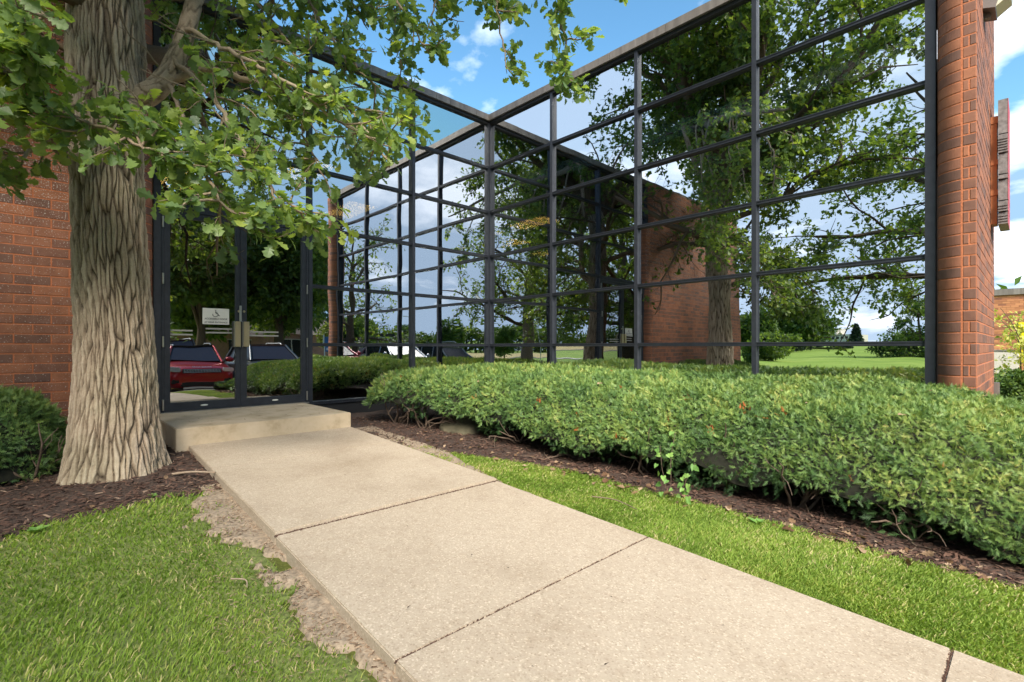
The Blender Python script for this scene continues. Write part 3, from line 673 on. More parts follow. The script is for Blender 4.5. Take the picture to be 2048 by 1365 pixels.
# raised letters on the east side wall, seen edge on
def letter_sign():
    t = thing('wall_sign', 'grey metal sign letters seen edge on along the brick side wall', 'sign', (X1P, 1.75, 2.2))
    gm = simple('letter_return', (0.20, 0.19, 0.19), 0.5, 0.3, nscale=25, var=0.35); rm = simple('letter_face', (0.45, 0.03, 0.03), 0.4); ob = simple('raceway', (0.50, 0.17, 0.06), 0.6)
    for k, (z0, z1) in enumerate(((0.02, 1.22),)):
        obj('raceway', boxes([(0.002, -0.05, z0, 0.055, 0.15, z1), (0.002, -0.06, z1-0.04, 0.062, 0.16, z1+0.04), (0.002, -0.06, 0.70, 0.062, 0.16, 0.76), (0.002, -0.06, 0.35, 0.062, 0.16, 0.41)]), ob, t)
    zs = [(0.0, 0.13), (0.145, 0.26), (0.275, 0.50), (0.515, 0.56), (0.575, 0.80), (0.815, 1.02), (1.035, 1.42)]
    for i, (a, b) in enumerate(zs):
        l = obj('letter', boxes([(0.065, -0.10-0.01*(i % 2), a, 0.145, 0.42-0.03*(i % 3), b)]), gm, t)
        obj('letter_face', boxes([(0.1455, -0.102, a, 0.1485, 0.42, b)]), rm, l)
        rib = [(0.064, -0.112-0.01*(i % 2), a+q*0.03, 0.146, -0.1005-0.01*(i % 2), a+q*0.03+0.012) for q in range(int((b-a)/0.03))] if i in (0, 1, 3, 5) else []
        if rib: obj('letter_rib', boxes(rib), gm, l)
    return t
letter_sign()
fl = thing('flood_light', 'grey metal wall lamp with a clear lens high on the corner of the brick wall', 'lamp', (X1P, 0.62, 4.10))
gm = simple('lamp_housing', (0.20, 0.18, 0.17), 0.5, 0.4); wm = simple('lamp_lens', (0.62, 0.60, 0.48), 0.25)
b = MB(); P = np.array([(0.0, -.14, 0.06), (0.09, -.14, 0.03), (0.12, -.14, 0.16), (0.20, -.14, 0.42), (0.0, -.14, 0.52)]); Q = P+np.array([0, .30, 0])
b.add(np.concatenate([P, Q]), np.array([[0,5,6,1],[1,6,7,2],[2,7,8,3],[3,8,9,4],[4,9,5,0]])); b.add(P, np.array([[0,1,4],[1,2,4],[2,3,4]])); b.add(Q, np.array([[0,4,1],[1,4,2],[2,4,3]]))
obj('housing', b.mesh('housing'), gm, fl)
b = MB(); P = np.array([(0.093, -.12, 0.045), (0.20, -.12, 0.12), (0.215, -.12, 0.20), (0.123, -.12, 0.155)]); Q = P+np.array([0, .26, 0])
b.add(np.concatenate([P, Q]), np.array([[0,1,2,3],[7,6,5,4],[0,4,5,1],[1,5,6,2],[2,6,7,3],[3,7,4,0]])); obj('lens', b.mesh('lens'), wm, fl)
obj('bracket', boxes([(0.0, -0.03, 0.0, 0.05, 0.03, 0.058)]), gm, fl)

# ------------------------------------------------------------------ leaves
def fan_leaf(outline, zf):
    """leaf along +x from 0; outline list of (x, halfwidth)"""
    up = [(x, w_, zf(x, w_)) for x, w_ in outline]; dn = [(x, -w_, zf(x, w_)) for x, w_ in outline]
    mid = [(x, 0, zf(x, 0)) for x, _ in outline]
    V = np.array(up+dn+mid, float); n = len(outline); F = []
    for i in range(n-1):
        F += [[2*n+i, 2*n+i+1, i+1], [2*n+i, i+1, i], [2*n+i+1, 2*n+i, n+i], [2*n+i+1, n+i, n+i+1]]
    return V, np.array(F)
OAK = fan_leaf([(0, 0.01), (0.20, 0.03), (0.30, 0.16), (0.38, 0.09), (0.52, 0.30), (0.60, 0.16), (0.76, 0.34), (0.86, 0.22), (0.97, 0.17), (1.0, 0.0)], lambda x, y: 0.5*y*y-0.18*x*x)
OAKS = (np.array([(0, 0, 0), (0.35, 0.17, .02), (0.42, 0.08, 0), (0.72, 0.34, .04), (1.0, 0.06, -.12), (0.72, -0.34, .04), (0.42, -0.08, 0), (0.35, -0.17, .02)], float),
        np.array([[0,2,1],[0,7,6],[0,6,2],[2,4,3],[2,6,4],[6,5,4]]))
QUADL = (np.array([(0, 0, 0), (0.5, 0.32, 0.05), (1.0, 0, -0.08), (0.5, -0.32, 0.05)], float), np.array([[0,2,1],[0,3,2]]))
def unit(v): return v/(np.linalg.norm(v, axis=-1, keepdims=True)+1e-9)
def leaves_at(mb, P, D, size, tmpl, per, r, spread=0.9, droop=0.25, jitter=0.03, tone0=0.5, tv=0.2):
    """clusters of leaves at points P with growth directions D"""
    n = len(P)*per; p = np.repeat(P, per, 0)+r.normal(size=(n, 3))*jitter; d_ = np.repeat(D, per, 0)
    f = unit(unit(d_)+r.normal(size=(n, 3))*spread); f[:, 2] -= droop; f = unit(f)
    up = unit(np.array([0, 0, 1.0])+r.normal(size=(n, 3))*0.55)
    clus = np.repeat(r.normal(size=len(P))*tv*0.7, per)
    inst(mb, tmpl[0], tmpl[1], p, frames(f, up), size*(0.65+0.6*r.random(n)), np.clip(tone0+clus+r.normal(size=n)*tv*0.6, 0, 1))
def wander(p, d, L, n, r, wig=0.18, lift=0.0):
    p = np.array(p, float); d = unit(np.array(d, float)); pts = [p.copy()]
    for i in range(n):
        d = unit(d+r.normal(size=3)*wig+np.array([0, 0, lift])); p = p+d*L/n; pts.append(p.copy())
    return np.array(pts)
def ribs(pts, r0, r1): return np.linspace(1, 0, len(pts))**0.8*(r0-r1)+r1
def spline(pts, n=6):
    P = np.array(pts, float); P = np.vstack([2*P[0]-P[1], P, 2*P[-1]-P[-2]]); out = []
    for i in range(1, len(P)-2):
        for t in np.linspace(0, 1, n, endpoint=False):
            a, b, c_, d_ = P[i-1], P[i], P[i+1], P[i+2]
            out.append(0.5*((2*b)+(-a+c_)*t+(2*a-5*b+4*c_-d_)*t*t+(-a+3*b-3*c_+d_)*t**3))
    out.append(P[-2]); return np.array(out)
class Tree:
    def __init__(s, seed): s.r = np.random.default_rng(seed); s.wood = MB(); s.P = []; s.D = []
    def limb(s, pts, r0, r1=0.01, sides=8): s.wood.tube(pts, ribs(pts, r0, r1), sides, 0.45+0.15*s.r.random())
    def twigs(s, pts, n, L, f0=0.25, sub=3, rad=0.012, leafd=0.12, wig=0.22, lift=0.0, side=0.9):
        """side shoots along a limb, each carrying sub twigs with leaf points"""
        m = len(pts)
        for k in range(n):
            t = f0+(1-f0)*(k+s.r.random())/n; i = min(int(t*(m-1)), m-2); p = pts[i]; d0 = unit(pts[i+1]-pts[i])
            d = unit(d0*0.6+s.r.normal(size=3)*side*np.array([1, 1, 0.7])); l = L*(0.6+0.7*s.r.random())*(1.15-0.5*t)
            q = wander(p, d, l, 5, s.r, wig, lift); s.wood.tube(q, ribs(q, rad, rad*0.35), 4, 0.4)
            for j in range(sub):
                tt = 0.35+0.65*(j+s.r.random())/sub; ii = min(int(tt*5), 4); dd = unit(unit(q[ii+1]-q[ii])+s.r.normal(size=3)*0.8)
                e = wander(q[ii], dd, l*0.45, 3, s.r, 0.25, lift); s.wood.tube(e, ribs(e, rad*0.4, rad*0.2), 3, 0.35)
                nn = max(1, int(l*0.45/leafd)); 
                for z in range(nn+1): u = z/max(nn, 1); a = int(min(u*3, 2.99)); s.P.append(e[a]+(e[a+1]-e[a])*(u*3-a)); s.D.append(e[a+1]-e[a])
    def arrays(s): return np.array(s.P), np.array(s.D)
def bark_trunk(pts, radf, nang, nz, depth, seed, ridges, lumps=()):
    """trunk with deep wandering furrows; returns mesh arrays"""
    P = spline(pts, 24); L = np.concatenate([[0], np.cumsum(np.linalg.norm(np.diff(P, axis=0), axis=1))]); H = L[-1]
    h = np.linspace(0, H, nz); A = np.linspace(0, 2*np.pi, nang, endpoint=False)
    cx = np.interp(h, L, P[:, 0]); cy = np.interp(h, L, P[:, 1]); cz = np.interp(h, L, P[:, 2])
    hh, aa = np.meshgrid(h, A, indexing='ij')
    r = np.random.default_rng(seed); r0 = radf(hh, aa)
    # cellular plates: staggered jittered seed points, tall in h
    gw = ridges; pitch_h = 0.34
    PP = np.stack([(0.35*np.cos(aa)).ravel(), (0.35*np.sin(aa)).ravel(), (hh*0.45).ravel()], 1)
    warp = 0.55*snoise(PP, 6, seed, 3).reshape(hh.shape)+0.16*snoise(PP, 40, seed+2, 2).reshape(hh.shape)
    u = aa/(2*np.pi)*gw+warp; v = hh/pitch_h
    nh = int(H/pitch_h)+4; jit = r.random((gw, nh, 2)); off = r.random(gw)
    d1 = np.full(u.shape, 9.0); d2 = np.full(u.shape, 9.0); idh = np.zeros(u.shape)
    iu = np.floor(u).astype(int)
    for du in (-2, -1, 0, 1, 2):
        cu = iu+du; cm = np.mod(cu, gw); vv = v+off[cm]; iv = np.floor(vv).astype(int)
        for dv in (-1, 0, 1):
            cv = iv+dv; j = jit[cm, np.mod(cv, nh)]
            dx = (cu-0.05+1.1*j[..., 0]-u); dy = (cv+j[..., 1]-vv)*1.15
            dd = np.sqrt(dx*dx+dy*dy*(0.55))
            m = dd < d1; d2 = np.where(m, d1, np.minimum(d2, dd)); d1 = np.where(m, dd, d1); idh = np.where(m, j[..., 0], idh)
    edge = np.clip((d2-d1)/0.30, 0, 1); prof = edge**0.55
    fine = 0.5+0.5*np.sin(u*9+np.sin(hh*40+u*3)*1.2+hh*9)
    disp = depth*(prof*(0.75+0.4*idh)-0.5)+depth*0.10*(fine-0.5)*edge+r.normal(size=u.shape)*depth*0.03+depth*0.13*snoise(PP*np.array([1, 1, 1.2]), 75, seed+3, 2).reshape(hh.shape)*edge
    R_ = r0+disp
    for (lh, la, lr, amt) in lumps:
        da = np.angle(np.exp(1j*(aa-la))); R_ = R_+amt*np.exp(-((hh-lh)/lr)**2-(da*r0/lr)**2)
    V = np.stack([cx[:, None]+R_*np.cos(aa), cy[:, None]+R_*np.sin(aa), cz[:, None]+0*aa], -1).reshape(-1, 3)
    tone = np.clip(-0.05+0.72*prof+0.25*(idh-0.4)+0.10*(fine-0.5), 0, 1).ravel()
    i = np.arange(nz-1)[:, None]*nang; j = np.arange(nang)[None]; k = (j+1) % nang
    F = np.stack([i+j, i+k, i+nang+k, i+nang+j], -1).reshape(-1, 4)
    return V, F, tone

# the oak by the doors -------------------------------------------------
CAM = np.array([7.273, -6.323, 0.80]); cy_, sy_ = math.cos(R(46.4)), math.sin(R(46.4))
def at(px, py, d):
    """world point seen near photo pixel (px,py) at a depth d, for laying out limbs"""
    a = (px-1024)/998.8*d; z = 0.80-(py-694)/998.8*d
    return np.array([CAM[0]+cy_*a-sy_*d, CAM[1]+sy_*a+cy_*d, z])
T1 = Tree(11); TX, TY = 1.90, -5.83
def rad1(h, a): return 0.246+0.13*np.exp(-h/0.28)+0.055*np.exp(-h/1.3)+0.035*np.exp(-((h-3.75)/0.5)**2)-0.008*h+0.012*np.sin(3*a+1)+0.03*np.exp(-h/0.3)*np.sin(5*a+0.6)
trunk_pts = [(TX, TY, -0.42), (TX-0.01, TY+0.0, 0.8), (TX-0.05, TY-0.045, 2.2), (TX-0.07, TY-0.05, 3.6), (TX-0.02, TY, 5.0)]
VT, FT, tone = bark_trunk(trunk_pts, rad1, 500, 760, 0.032, 5, 50, lumps=((3.35, R(40), 0.16, 0.07), (3.0, R(-100), 0.12, 0.05)))
oak = thing('oak_tree', 'big oak with deeply furrowed trunk standing between the walkway and brick wall', 'tree', (0, 0, 0))
obj('trunk', npmesh('trunk', VT, [FT], tone, smooth=True), M['bark'], oak)
top = np.array([TX-0.02, TY, 4.85])
near = Tree(21)
# low limbs in view
def limb(T, ctrl, r0, r1, tw, L, sub=3, f0=0.15, rad=0.010, lift=0.0, leafd=0.10, side=0.9, sides=9):
    p = spline(ctrl, 7); p = p+T.r.normal(size=p.shape)*0.010; T.limb(p, r0, r1, sides); T.twigs(p, tw, L, f0, sub, rad, leafd, 0.2, lift, side); return p
B1 = [at(262, 205, 4.22), at(318, 172, 4.25), at(362, 95, 4.4), (at(392, -5, 4.6)), at(440, -140, 5.0), at(520, -290, 5.4)]
p1 = spline(B1, 26); ns_ = 56; V, F = tube(p1, np.interp(np.linspace(0, 1, len(p1)), [0, 0.06, 0.3, 1], [0.145, 0.092, 0.074, 0.045]), ns_)
ctr_ = np.repeat(p1, ns_, 0); th_ = np.tile(np.arange(ns_)/ns_*2*np.pi, len(p1)); ln_ = np.repeat(np.linspace(0, 3.2, len(p1)), ns_)
q_ = np.stack([0.10*np.cos(th_), 0.10*np.sin(th_), ln_*0.22], 1); rd_ = np.abs(snoise(q_, 55, 8, 2)); rd_ = np.clip(rd_*2.2, 0, 1)**0.6
V = V+unit(V-ctr_)*((rd_-0.6)*0.013)[:, None]; near.wood.add(V, F, np.clip(0.10+0.5*rd_, 0, 1))
near.twigs(p1, 9, 0.55, 0.2, 3, 0.010)
limb(near, [at(335, 165, 4.3), at(420, 140, 4.35), at(560, 185, 4.6), at(655, 208, 4.8), at(735, 222, 5.0), at(835, 235, 5.2)], 0.035, 0.006, 20, 0.50, 3)
limb(near, [at(375, 60, 4.4), at(470, 110, 4.2), at(570, 160, 4.0), at(690, 250, 4.2), at(790, 300, 4.5)], 0.022, 0.004, 18, 0.48, 3)
limb(near, [at(350, 120, 4.3), at(430, 200, 3.9), at(490, 300, 3.7), at(560, 390, 3.7), at(620, 440, 3.9)], 0.022, 0.004, 17, 0.42, 3)
limb(near, [at(340, 170, 4.2), at(370, 260, 3.7), at(400, 330, 3.4), at(440, 400, 3.3), at(500, 440, 3.5)], 0.018, 0.004, 15, 0.36, 3)
limb(near, [at(700, 215, 4.9), at(730, 260, 4.8), at(780, 330, 4.9), at(740, 300, 5.2)], 0.014, 0.004, 8, 0.40, 3)
limb(near, [at(560, 185, 4.5), at(600, 260, 4.3), at(640, 330, 4.2)], 0.014, 0.004, 9, 0.42, 3)
# left limb with dead stub
limb(near, [at(118, 300, 4.0), at(98, 262, 3.8), at(88, 222, 3.6), at(55, 175, 3.3), at(-20, 120, 3.0), at(-120, 60, 2.8)], 0.050, 0.012, 15, 0.36, 3)
limb(near, [at(90, 225, 3.6), at(150, 235, 3.35), at(220, 262, 3.2), at(300, 300, 3.2), at(360, 322, 3.3)], 0.016, 0.004, 15, 0.24, 3)
limb(near, [at(100, 270, 3.8), at(70, 300, 3.6), at(20, 320, 3.4), at(-60, 330, 3.2)], 0.016, 0.004, 6, 0.30, 2)
limb(near, [at(88, 222, 3.5), at(40, 215, 3.2), at(-30, 220, 2.9)], 0.016, 0.004, 7, 0.30, 3)
limb(near, [at(-200, -160, 3.3), at(-60, -60, 3.0), at(40, 0, 2.8), at(110, 40, 2.75)], 0.018, 0.004, 10, 0.30, 3)
limb(near, [at(-250, 40, 3.0), at(-80, 60, 2.9), at(20, 110, 2.9), at(80, 130, 3.0)], 0.016, 0.004, 9, 0.30, 3)
# limbs that cross overhead and hang into the top of the view
UP1 = limb(near, [top+[0, 0, -0.3], at(360, -420, 4.8), at(560, -330, 4.9), at(800, -260, 4.9), at(1020, -180, 4.8), at(1230, -110, 4.7)], 0.11, 0.015, 16, 0.7, 3)
limb(near, [at(520, -310, 5.0), at(560, -120, 4.9), at(620, 10, 4.8), at(690, 110, 4.9), at(760, 180, 5.0)], 0.028, 0.004, 17, 0.50, 3)
limb(near, [at(440, -140, 5.0), at(500, -20, 4.9), at(560, 60, 4.7), at(600, 120, 4.5)], 0.024, 0.004, 12, 0.48, 3)
limb(near, [at(620, -310, 5.0), at(680, -120, 5.2), at(700, -20, 5.3), at(735, 60, 5.4)], 0.024, 0.004, 9, 0.45, 3)
limb(near, [at(820, -255, 4.9), at(850, -100, 5.0), at(870, 0, 5.0), at(850, 70, 5.0)], 0.018, 0.003, 9, 0.36, 3)
limb(near, [at(980, -200, 4.8), at(985, -60, 4.8), at(1000, 50, 4.8), at(1015, 150, 4.85)], 0.016, 0.003, 8, 0.26, 3)
limb(near, [at(1000, -190, 4.8), at(1090, -60, 4.7), at(1125, 40, 4.7), at(1130, 130, 4.75), at(1110, 170, 4.8)], 0.018, 0.003, 12, 0.30, 3)
limb(near, [at(1120, -150, 4.7), at(1180, -80, 4.6), at(1230, -20, 4.6)], 0.014, 0.003, 6, 0.22, 2)
limb(near, [at(640, -310, 5.2), at(720, -150, 5.4), at(770, -40, 5.4), at(790, 60, 5.4), at(800, 130, 5.3)], 0.020, 0.003, 12, 0.42, 3)
limb(near, [at(830, -255, 4.9), at(790, -120, 4.7), at(790, -20, 4.6), at(830, 60, 4.6), at(865, 120, 4.7)], 0.018, 0.003, 11, 0.34, 3)
limb(near, [at(900, -230, 4.9), at(930, -110, 5.0), at(960, -20, 5.0), at(1030, 20, 5.0)], 0.016, 0.003, 9, 0.34, 3)
# big crown above
for k, (ang, el, L, r0) in enumerate(((20, 58, 4.2, .13), (95, 52, 4.4, .13), (150, 55, 4.0, .12), (205, 38, 4.2, .12), (260, 52, 4.4, .13), (318, 40, 4.5, .13), (60, 78, 5.2, .15), (240, 80, 5.0, .14), (185, 62, 4.4, .12), (340, 55, 4.6, .12), (5, 70, 5.0, .13), (300, 62, 4.8, .12), (0, 36, 4.6, .12), (50, 60, 5.0, .13), (130, 22, 3.6, .09), (345, 18, 3.4, .08), (285, 15, 3.2, .08), (180, 14, 3.2, .08))):
    dd = np.array([math.cos(R(ang))*math.cos(R(el)), math.sin(R(ang))*math.cos(R(el)), math.sin(R(el))])
    z_ = -0.2 if el > 30 else -1.0-0.25*(k % 3)
    q = wander(top+[0, 0, z_], dd, L*(1.22 if el > 30 else 1.0), 9, T1.r, 0.16, -0.02 if el < 30 else 0.01)
    T1.limb(q, r0, 0.02, 9)
    for s_ in range(7):
        i = 2+s_; d2 = unit(unit(q[min(i+1, 9)]-q[i])+T1.r.normal(size=3)*0.75); q2 = wander(q[i], d2, 2.3-0.1*s_, 6, T1.r, 0.2, 0.0)
        T1.limb(q2, 0.035, 0.008, 5); T1.twigs(q2, 8, 0.85, 0.15, 3, 0.008, 0.15)
Pn, Dn = near.arrays(); rn = Pn-CAM; nd = -rn[:, 0]*sy_+rn[:, 1]*cy_; nx_ = 1024+998.8*(rn[:, 0]*cy_+rn[:, 1]*sy_)/np.maximum(nd, .2); ny_ = 694-998.8*rn[:, 2]/np.maximum(nd, .2)
kn = ~((nx_ > 118) & (nx_ < 262) & (ny_ < 165) & (nd < 4.1)) & ~((nx_ > 255) & (nx_ < 400) & (ny_ < 180) & (nd < 4.3) & (near.r.random(len(Pn)) < 0.75)) & (nd > 1.9)
Pn, Dn = Pn[kn], Dn[kn]; P1, D1 = T1.arrays()
w_ = near.wood; o = obj('limbs', w_.mesh('limbs', True), M['bark'], oak)
o = obj('crown_branches', T1.wood.mesh('crown_branches', True), M['bark_far'], oak)
mb = MB(); leaves_at(mb, Pn, Dn, 0.104, OAK, 4, near.r, 0.85, 0.22, 0.022, 0.52, 0.24)
o = obj('foliage', mb.mesh('foliage'), M['oak'], oak); tag(o, kind='stuff')
rel = P1-CAM; da = rel[:, 0]*cy_+rel[:, 1]*sy_; dd_ = -rel[:, 0]*sy_+rel[:, 1]*cy_
inview = (dd_ > 0.2) & (694-998.8*rel[:, 2]/np.maximum(dd_, 0.2) > -40) & (np.abs(da) < 1.1*dd_)
k = (np.linalg.norm(rel, axis=1) > 1.6) & (~inview | ((T1.r.random(len(P1)) < 0.10) & (da < 0)))      # the low inner crown is thin over the door
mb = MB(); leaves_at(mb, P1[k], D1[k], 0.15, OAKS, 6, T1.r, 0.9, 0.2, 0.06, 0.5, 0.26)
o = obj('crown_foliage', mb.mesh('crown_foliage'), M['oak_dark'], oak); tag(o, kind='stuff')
print('near leaf pts', len(Pn), 'crown pts', len(P1))

def grove_tree(name, label, x, y, H, trunk_h, cr, seed, m, lean=(0, 0), tr=0.30, leaf=0.2, per=4, nl=10, cat='tree', group=None, bark=None, low=0.0, lsz=1.0):
    """a mid-distance broadleaf with limbs, twigs and real leaves"""
    T = Tree(seed); z0 = float(hz(x, y)); t = thing(name, label, cat, (x, y, z0), 0, group)
    tp = np.array([lean[0], lean[1], trunk_h]); q = spline([(0, 0, -0.2), (lean[0]*0.3, lean[1]*0.3, trunk_h*0.5), tp, tp+np.array([lean[0]*0.2, lean[1]*0.2, (H-trunk_h)*0.75])], 6)
    w0 = MB(); rr = np.interp(np.linspace(0, 1, len(q)), [0, 0.05, 0.6, 1], [tr*1.35, tr, tr*0.72, 0.05]); w0.tube(q, rr, 14, 0.45)
    obj('trunk', w0.mesh('trunk', True), bark or M['bark_far'], t)
    for k in range(nl):
        a = k*2.4+T.r.random()*0.6; el = R(12+62*(k/nl)+8*T.r.normal()) if not low else R(-low+(60+low)*(k/nl)+8*T.r.normal())
        i = int(len(q)*(0.42+0.5*(k/nl))); i = min(i, len(q)-1); L = cr*(1.05-0.35*(k/nl))*(0.85+0.3*T.r.random())
        p = wander(q[i], (math.cos(a)*math.cos(el), math.sin(a)*math.cos(el), math.sin(el)), L, 8, T.r, 0.15, 0.0)
        T.limb(p, tr*0.33, 0.02, 6)
        for s_ in range(5):
            j = 2+s_; d2 = unit(unit(p[j+1]-p[j])+T.r.normal(size=3)*0.8); p2 = wander(p[j], d2, cr*0.42, 5, T.r, 0.2)
            T.limb(p2, tr*0.09, 0.008, 4); T.twigs(p2, 5, cr*0.2, 0.15, 2, 0.010*tr/0.3, leaf)
    P, D = T.arrays(); mb = MB(); leaves_at(mb, P, D, leaf*lsz, OAKS if leaf < 0.3 else QUADL, per, T.r, 0.9, 0.15, leaf*0.5, 0.5, 0.28)
    obj('branches', T.wood.mesh('branches', True), M['bark_far'], t)
    o = obj('foliage', mb.mesh('foliage'), m, t); tag(o, kind='stuff'); return t
# oaks behind the photographer, seen mirrored in the glass
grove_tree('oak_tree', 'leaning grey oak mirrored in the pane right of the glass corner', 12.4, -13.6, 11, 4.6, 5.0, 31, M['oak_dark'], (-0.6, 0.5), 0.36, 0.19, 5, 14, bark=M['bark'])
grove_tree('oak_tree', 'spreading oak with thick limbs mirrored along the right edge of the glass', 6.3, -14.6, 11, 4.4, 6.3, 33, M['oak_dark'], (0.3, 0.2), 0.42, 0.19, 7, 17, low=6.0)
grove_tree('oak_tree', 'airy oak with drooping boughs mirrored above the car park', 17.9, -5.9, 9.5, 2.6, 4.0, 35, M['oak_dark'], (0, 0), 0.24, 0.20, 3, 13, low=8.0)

# ------------------------------------------------------------------ yew hedges
def sprig(nn, L, nl, nw, seed):
    r = np.random.default_rng(seed); V = []; F = []
    for i in range(nn):
        t = 0.15+0.85*i/(nn-1); s_ = 1 if i % 2 else -1; x = L*t; a = 0.95-0.55*t
        l = nl*(1.1-0.5*t); dx, dy = math.cos(a)*l, math.sin(a)*l*s_; z = 0.10*l*r.normal()
        n = len(V); V += [(x-nw, 0, 0), (x+nw, 0, 0.001), (x+dx, dy, z+0.15*l)]; F.append([n, n+1, n+2])
    n = len(V); V += [(0, -0.0012, -0.001), (0, 0.0012, -0.001), (L, 0, 0)]; F.append([n, n+1, n+2])
    return np.array(V), np.array(F)
SPR = [sprig(11, 0.048, 0.022, 0.0032, k) for k in range(3)]
SPRF = [sprig(7, 0.050, 0.028, 0.0065, k) for k in range(2)]
def surf_sample(V, F, n, r, dens=None):
    a, b, c_ = V[F[:, 0]], V[F[:, 1]], V[F[:, 2]]; nr = np.cross(b-a, c_-a); A = np.linalg.norm(nr, axis=1)/2
    w_ = A if dens is None else A*dens((a+b+c_)/3); k = r.choice(len(F), n, p=w_/w_.sum())
    u, v = r.random(n), r.random(n); f = u+v > 1; u[f] = 1-u[f]; v[f] = 1-v[f]
    return a[k]+(b[k]-a[k])*u[:, None]+(c_[k]-a[k])*v[:, None], unit(nr[k])
def mound(name, label, cat, cx0, cx1, yb, yf, ztop, under, n_near, seed, m, group=None, stems=(), round_=0.46, tone=0.5, dist0=2.0):
    """clipped yew: x from cx0 to cx1, back edge yb(x), front edge yf(x), top height ztop(x,y), underside gap"""
    r = np.random.default_rng(seed); nxg, nyg = 130, 80
    U, W = np.meshgrid(np.linspace(0, 1, nxg), np.linspace(0, 1, nyg), indexing='ij')
    U2 = 0.5-0.5*np.cos(U*np.pi); W2 = 0.5-0.5*np.cos(W*np.pi)        # denser rows near the rim
    Xg = cx0+(cx1-cx0)*U2; Yg = yb(Xg)+(yf(Xg)-yb(Xg))*W2
    # round the plan corners
    ex = np.minimum(Xg-cx0, cx1-Xg); e = np.minimum(ex, np.minimum(np.abs(Yg-yb(Xg)), np.abs(Yg-yf(Xg))))
    cr_ = 0.38; sq = np.clip(1-ex/cr_, 0, 1); midy = (yb(Xg)+yf(Xg))/2; Yg = midy+(Yg-midy)*np.sqrt(np.clip(1-(sq*0.97)**2, 0, 1))
    gz = hz(Xg, Yg)+under(Xg, Yg); t = np.clip(e/round_, 0, 1); prof = np.sqrt(1-(1-t)**2.4)
    Z = gz+(ztop(Xg, Yg)-gz)*prof
    P = np.stack([Xg.ravel(), Yg.ravel(), Z.ravel()], 1)
    lump = snoise(P*np.array([1, 1, 1.3]), 4.2, seed, 3); lump2 = snoise(P, 15, seed+1, 2)
    i = (np.arange(nxg-1)[:, None]*nyg+np.arange(nyg-1)[None]).ravel(); Q = np.stack([i, i+nyg, i+nyg+1, i+1], 1)
    F = np.concatenate([Q[:, [0, 1, 2]], Q[:, [0, 2, 3]]])
    n0 = np.cross(P[F[:, 1]]-P[F[:, 0]], P[F[:, 2]]-P[F[:, 0]]); flip = np.sign((n0[:, 2]).sum())
    if flip < 0: F = F[:, ::-1]
    vn = np.zeros_like(P); fn = np.cross(P[F[:, 1]]-P[F[:, 0]], P[F[:, 2]]-P[F[:, 0]])
    for q in range(3): np.add.at(vn, F[:, q], fn)
    vn = unit(vn); P = P+vn*(0.035*lump+0.016*lump2)[:, None]
    t = thing(name, label, cat, (0, 0, 0), 0, group)
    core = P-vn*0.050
    obj('dark_core', npmesh('dark_core', core, F, smooth=True), M['yewcore'], t)  # near-black filler shell; its colour stands for shade inside the hedge
    def dens(c_):
        d = np.linalg.norm(c_-CAM, axis=1); return 1/np.clip(d, dist0, 9)**1.35
    pos, nrm = surf_sample(P, F, n_near, r, dens); d = np.linalg.norm(pos-CAM, axis=1)
    # tips: outward with a random tangent lean, drooping on the flanks
    f = unit(nrm*0.26+r.normal(size=pos.shape)*0.62+np.array([0, 0, 0.05])); up = unit(nrm+r.normal(size=pos.shape)*0.5)
    depth_ = r.random(len(pos))**1.5*0.060; pos = pos-nrm*depth_[:, None]
    tn = np.clip(tone-0.03+0.14*r.normal(size=len(pos))-0.12*np.clip(0.6-nrm[:, 2], 0, 0.6)-2.2*depth_+0.10*snoise(pos, 3.1, 9, 2)+0.12*snoise(pos, 21, 8, 1)+0.13*(nrm[:, 2]-0.5), 0, 1)  # tone paints sky light and new growth on top, shade on flanks and inside
    gap = (nrm[:, 2] < 0.55) & (snoise(pos, 9.5, seed+4, 3) > 0.28)
    kp = ~gap | (r.random(len(pos)) < 0.12); pos, nrm, f, up, tn, d = pos[kp], nrm[kp], f[kp], up[kp], tn[kp], d[kp]
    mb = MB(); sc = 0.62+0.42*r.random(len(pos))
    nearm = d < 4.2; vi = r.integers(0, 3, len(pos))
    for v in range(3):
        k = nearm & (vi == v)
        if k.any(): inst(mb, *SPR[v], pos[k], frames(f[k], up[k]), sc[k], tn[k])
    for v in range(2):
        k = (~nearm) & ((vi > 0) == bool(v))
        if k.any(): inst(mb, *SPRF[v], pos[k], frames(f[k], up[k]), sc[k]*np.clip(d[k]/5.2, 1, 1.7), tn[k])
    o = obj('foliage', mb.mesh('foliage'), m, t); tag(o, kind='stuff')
    if stems:
        sm = MB()
        for (x, y, n, h, sp) in stems:
            for q in range(n):
                a = r.random()*6.28; z0 = float(hz(x, y)); l = h*(0.8+0.5*r.random())
                p = wander((x+0.03*r.normal(), y+0.03*r.normal(), z0-0.02), (math.cos(a)*sp, math.sin(a)*sp, 0.75), l, 7, r, 0.25, 0.02)
                sm.tube(p+r.normal(size=p.shape)*0.006, ribs(p, 0.008+0.007*r.random(), 0.003), 6, 0.5)
                for z in range(3):
                    i = 2+int(r.random()*4); q2 = wander(p[i], unit(p[i+1]-p[i])+r.normal(size=3)*0.7, 0.22, 4, r, 0.3); sm.tube(q2, ribs(q2, 0.005, 0.002), 4, 0.5)
        tag(obj('stems', sm.mesh('stems', True), M['stem'], t), kind='stuff')
    return t, P, F
def main_top(x, y):
    back = 0.50-0.02*sst(2, 6, x); front = 0.46-0.26*sst(1.4, 4.6, x)
    k = sst(-0.9, -3.0, y) if False else np.clip((-0.9-y)/2.1, 0, 1)
    return (back*(1-k**1.4)+front*k**1.4)-0.50*np.clip((x-6.85)/1.1, 0, 1.4)**1.15*(0.6+0.4*k)
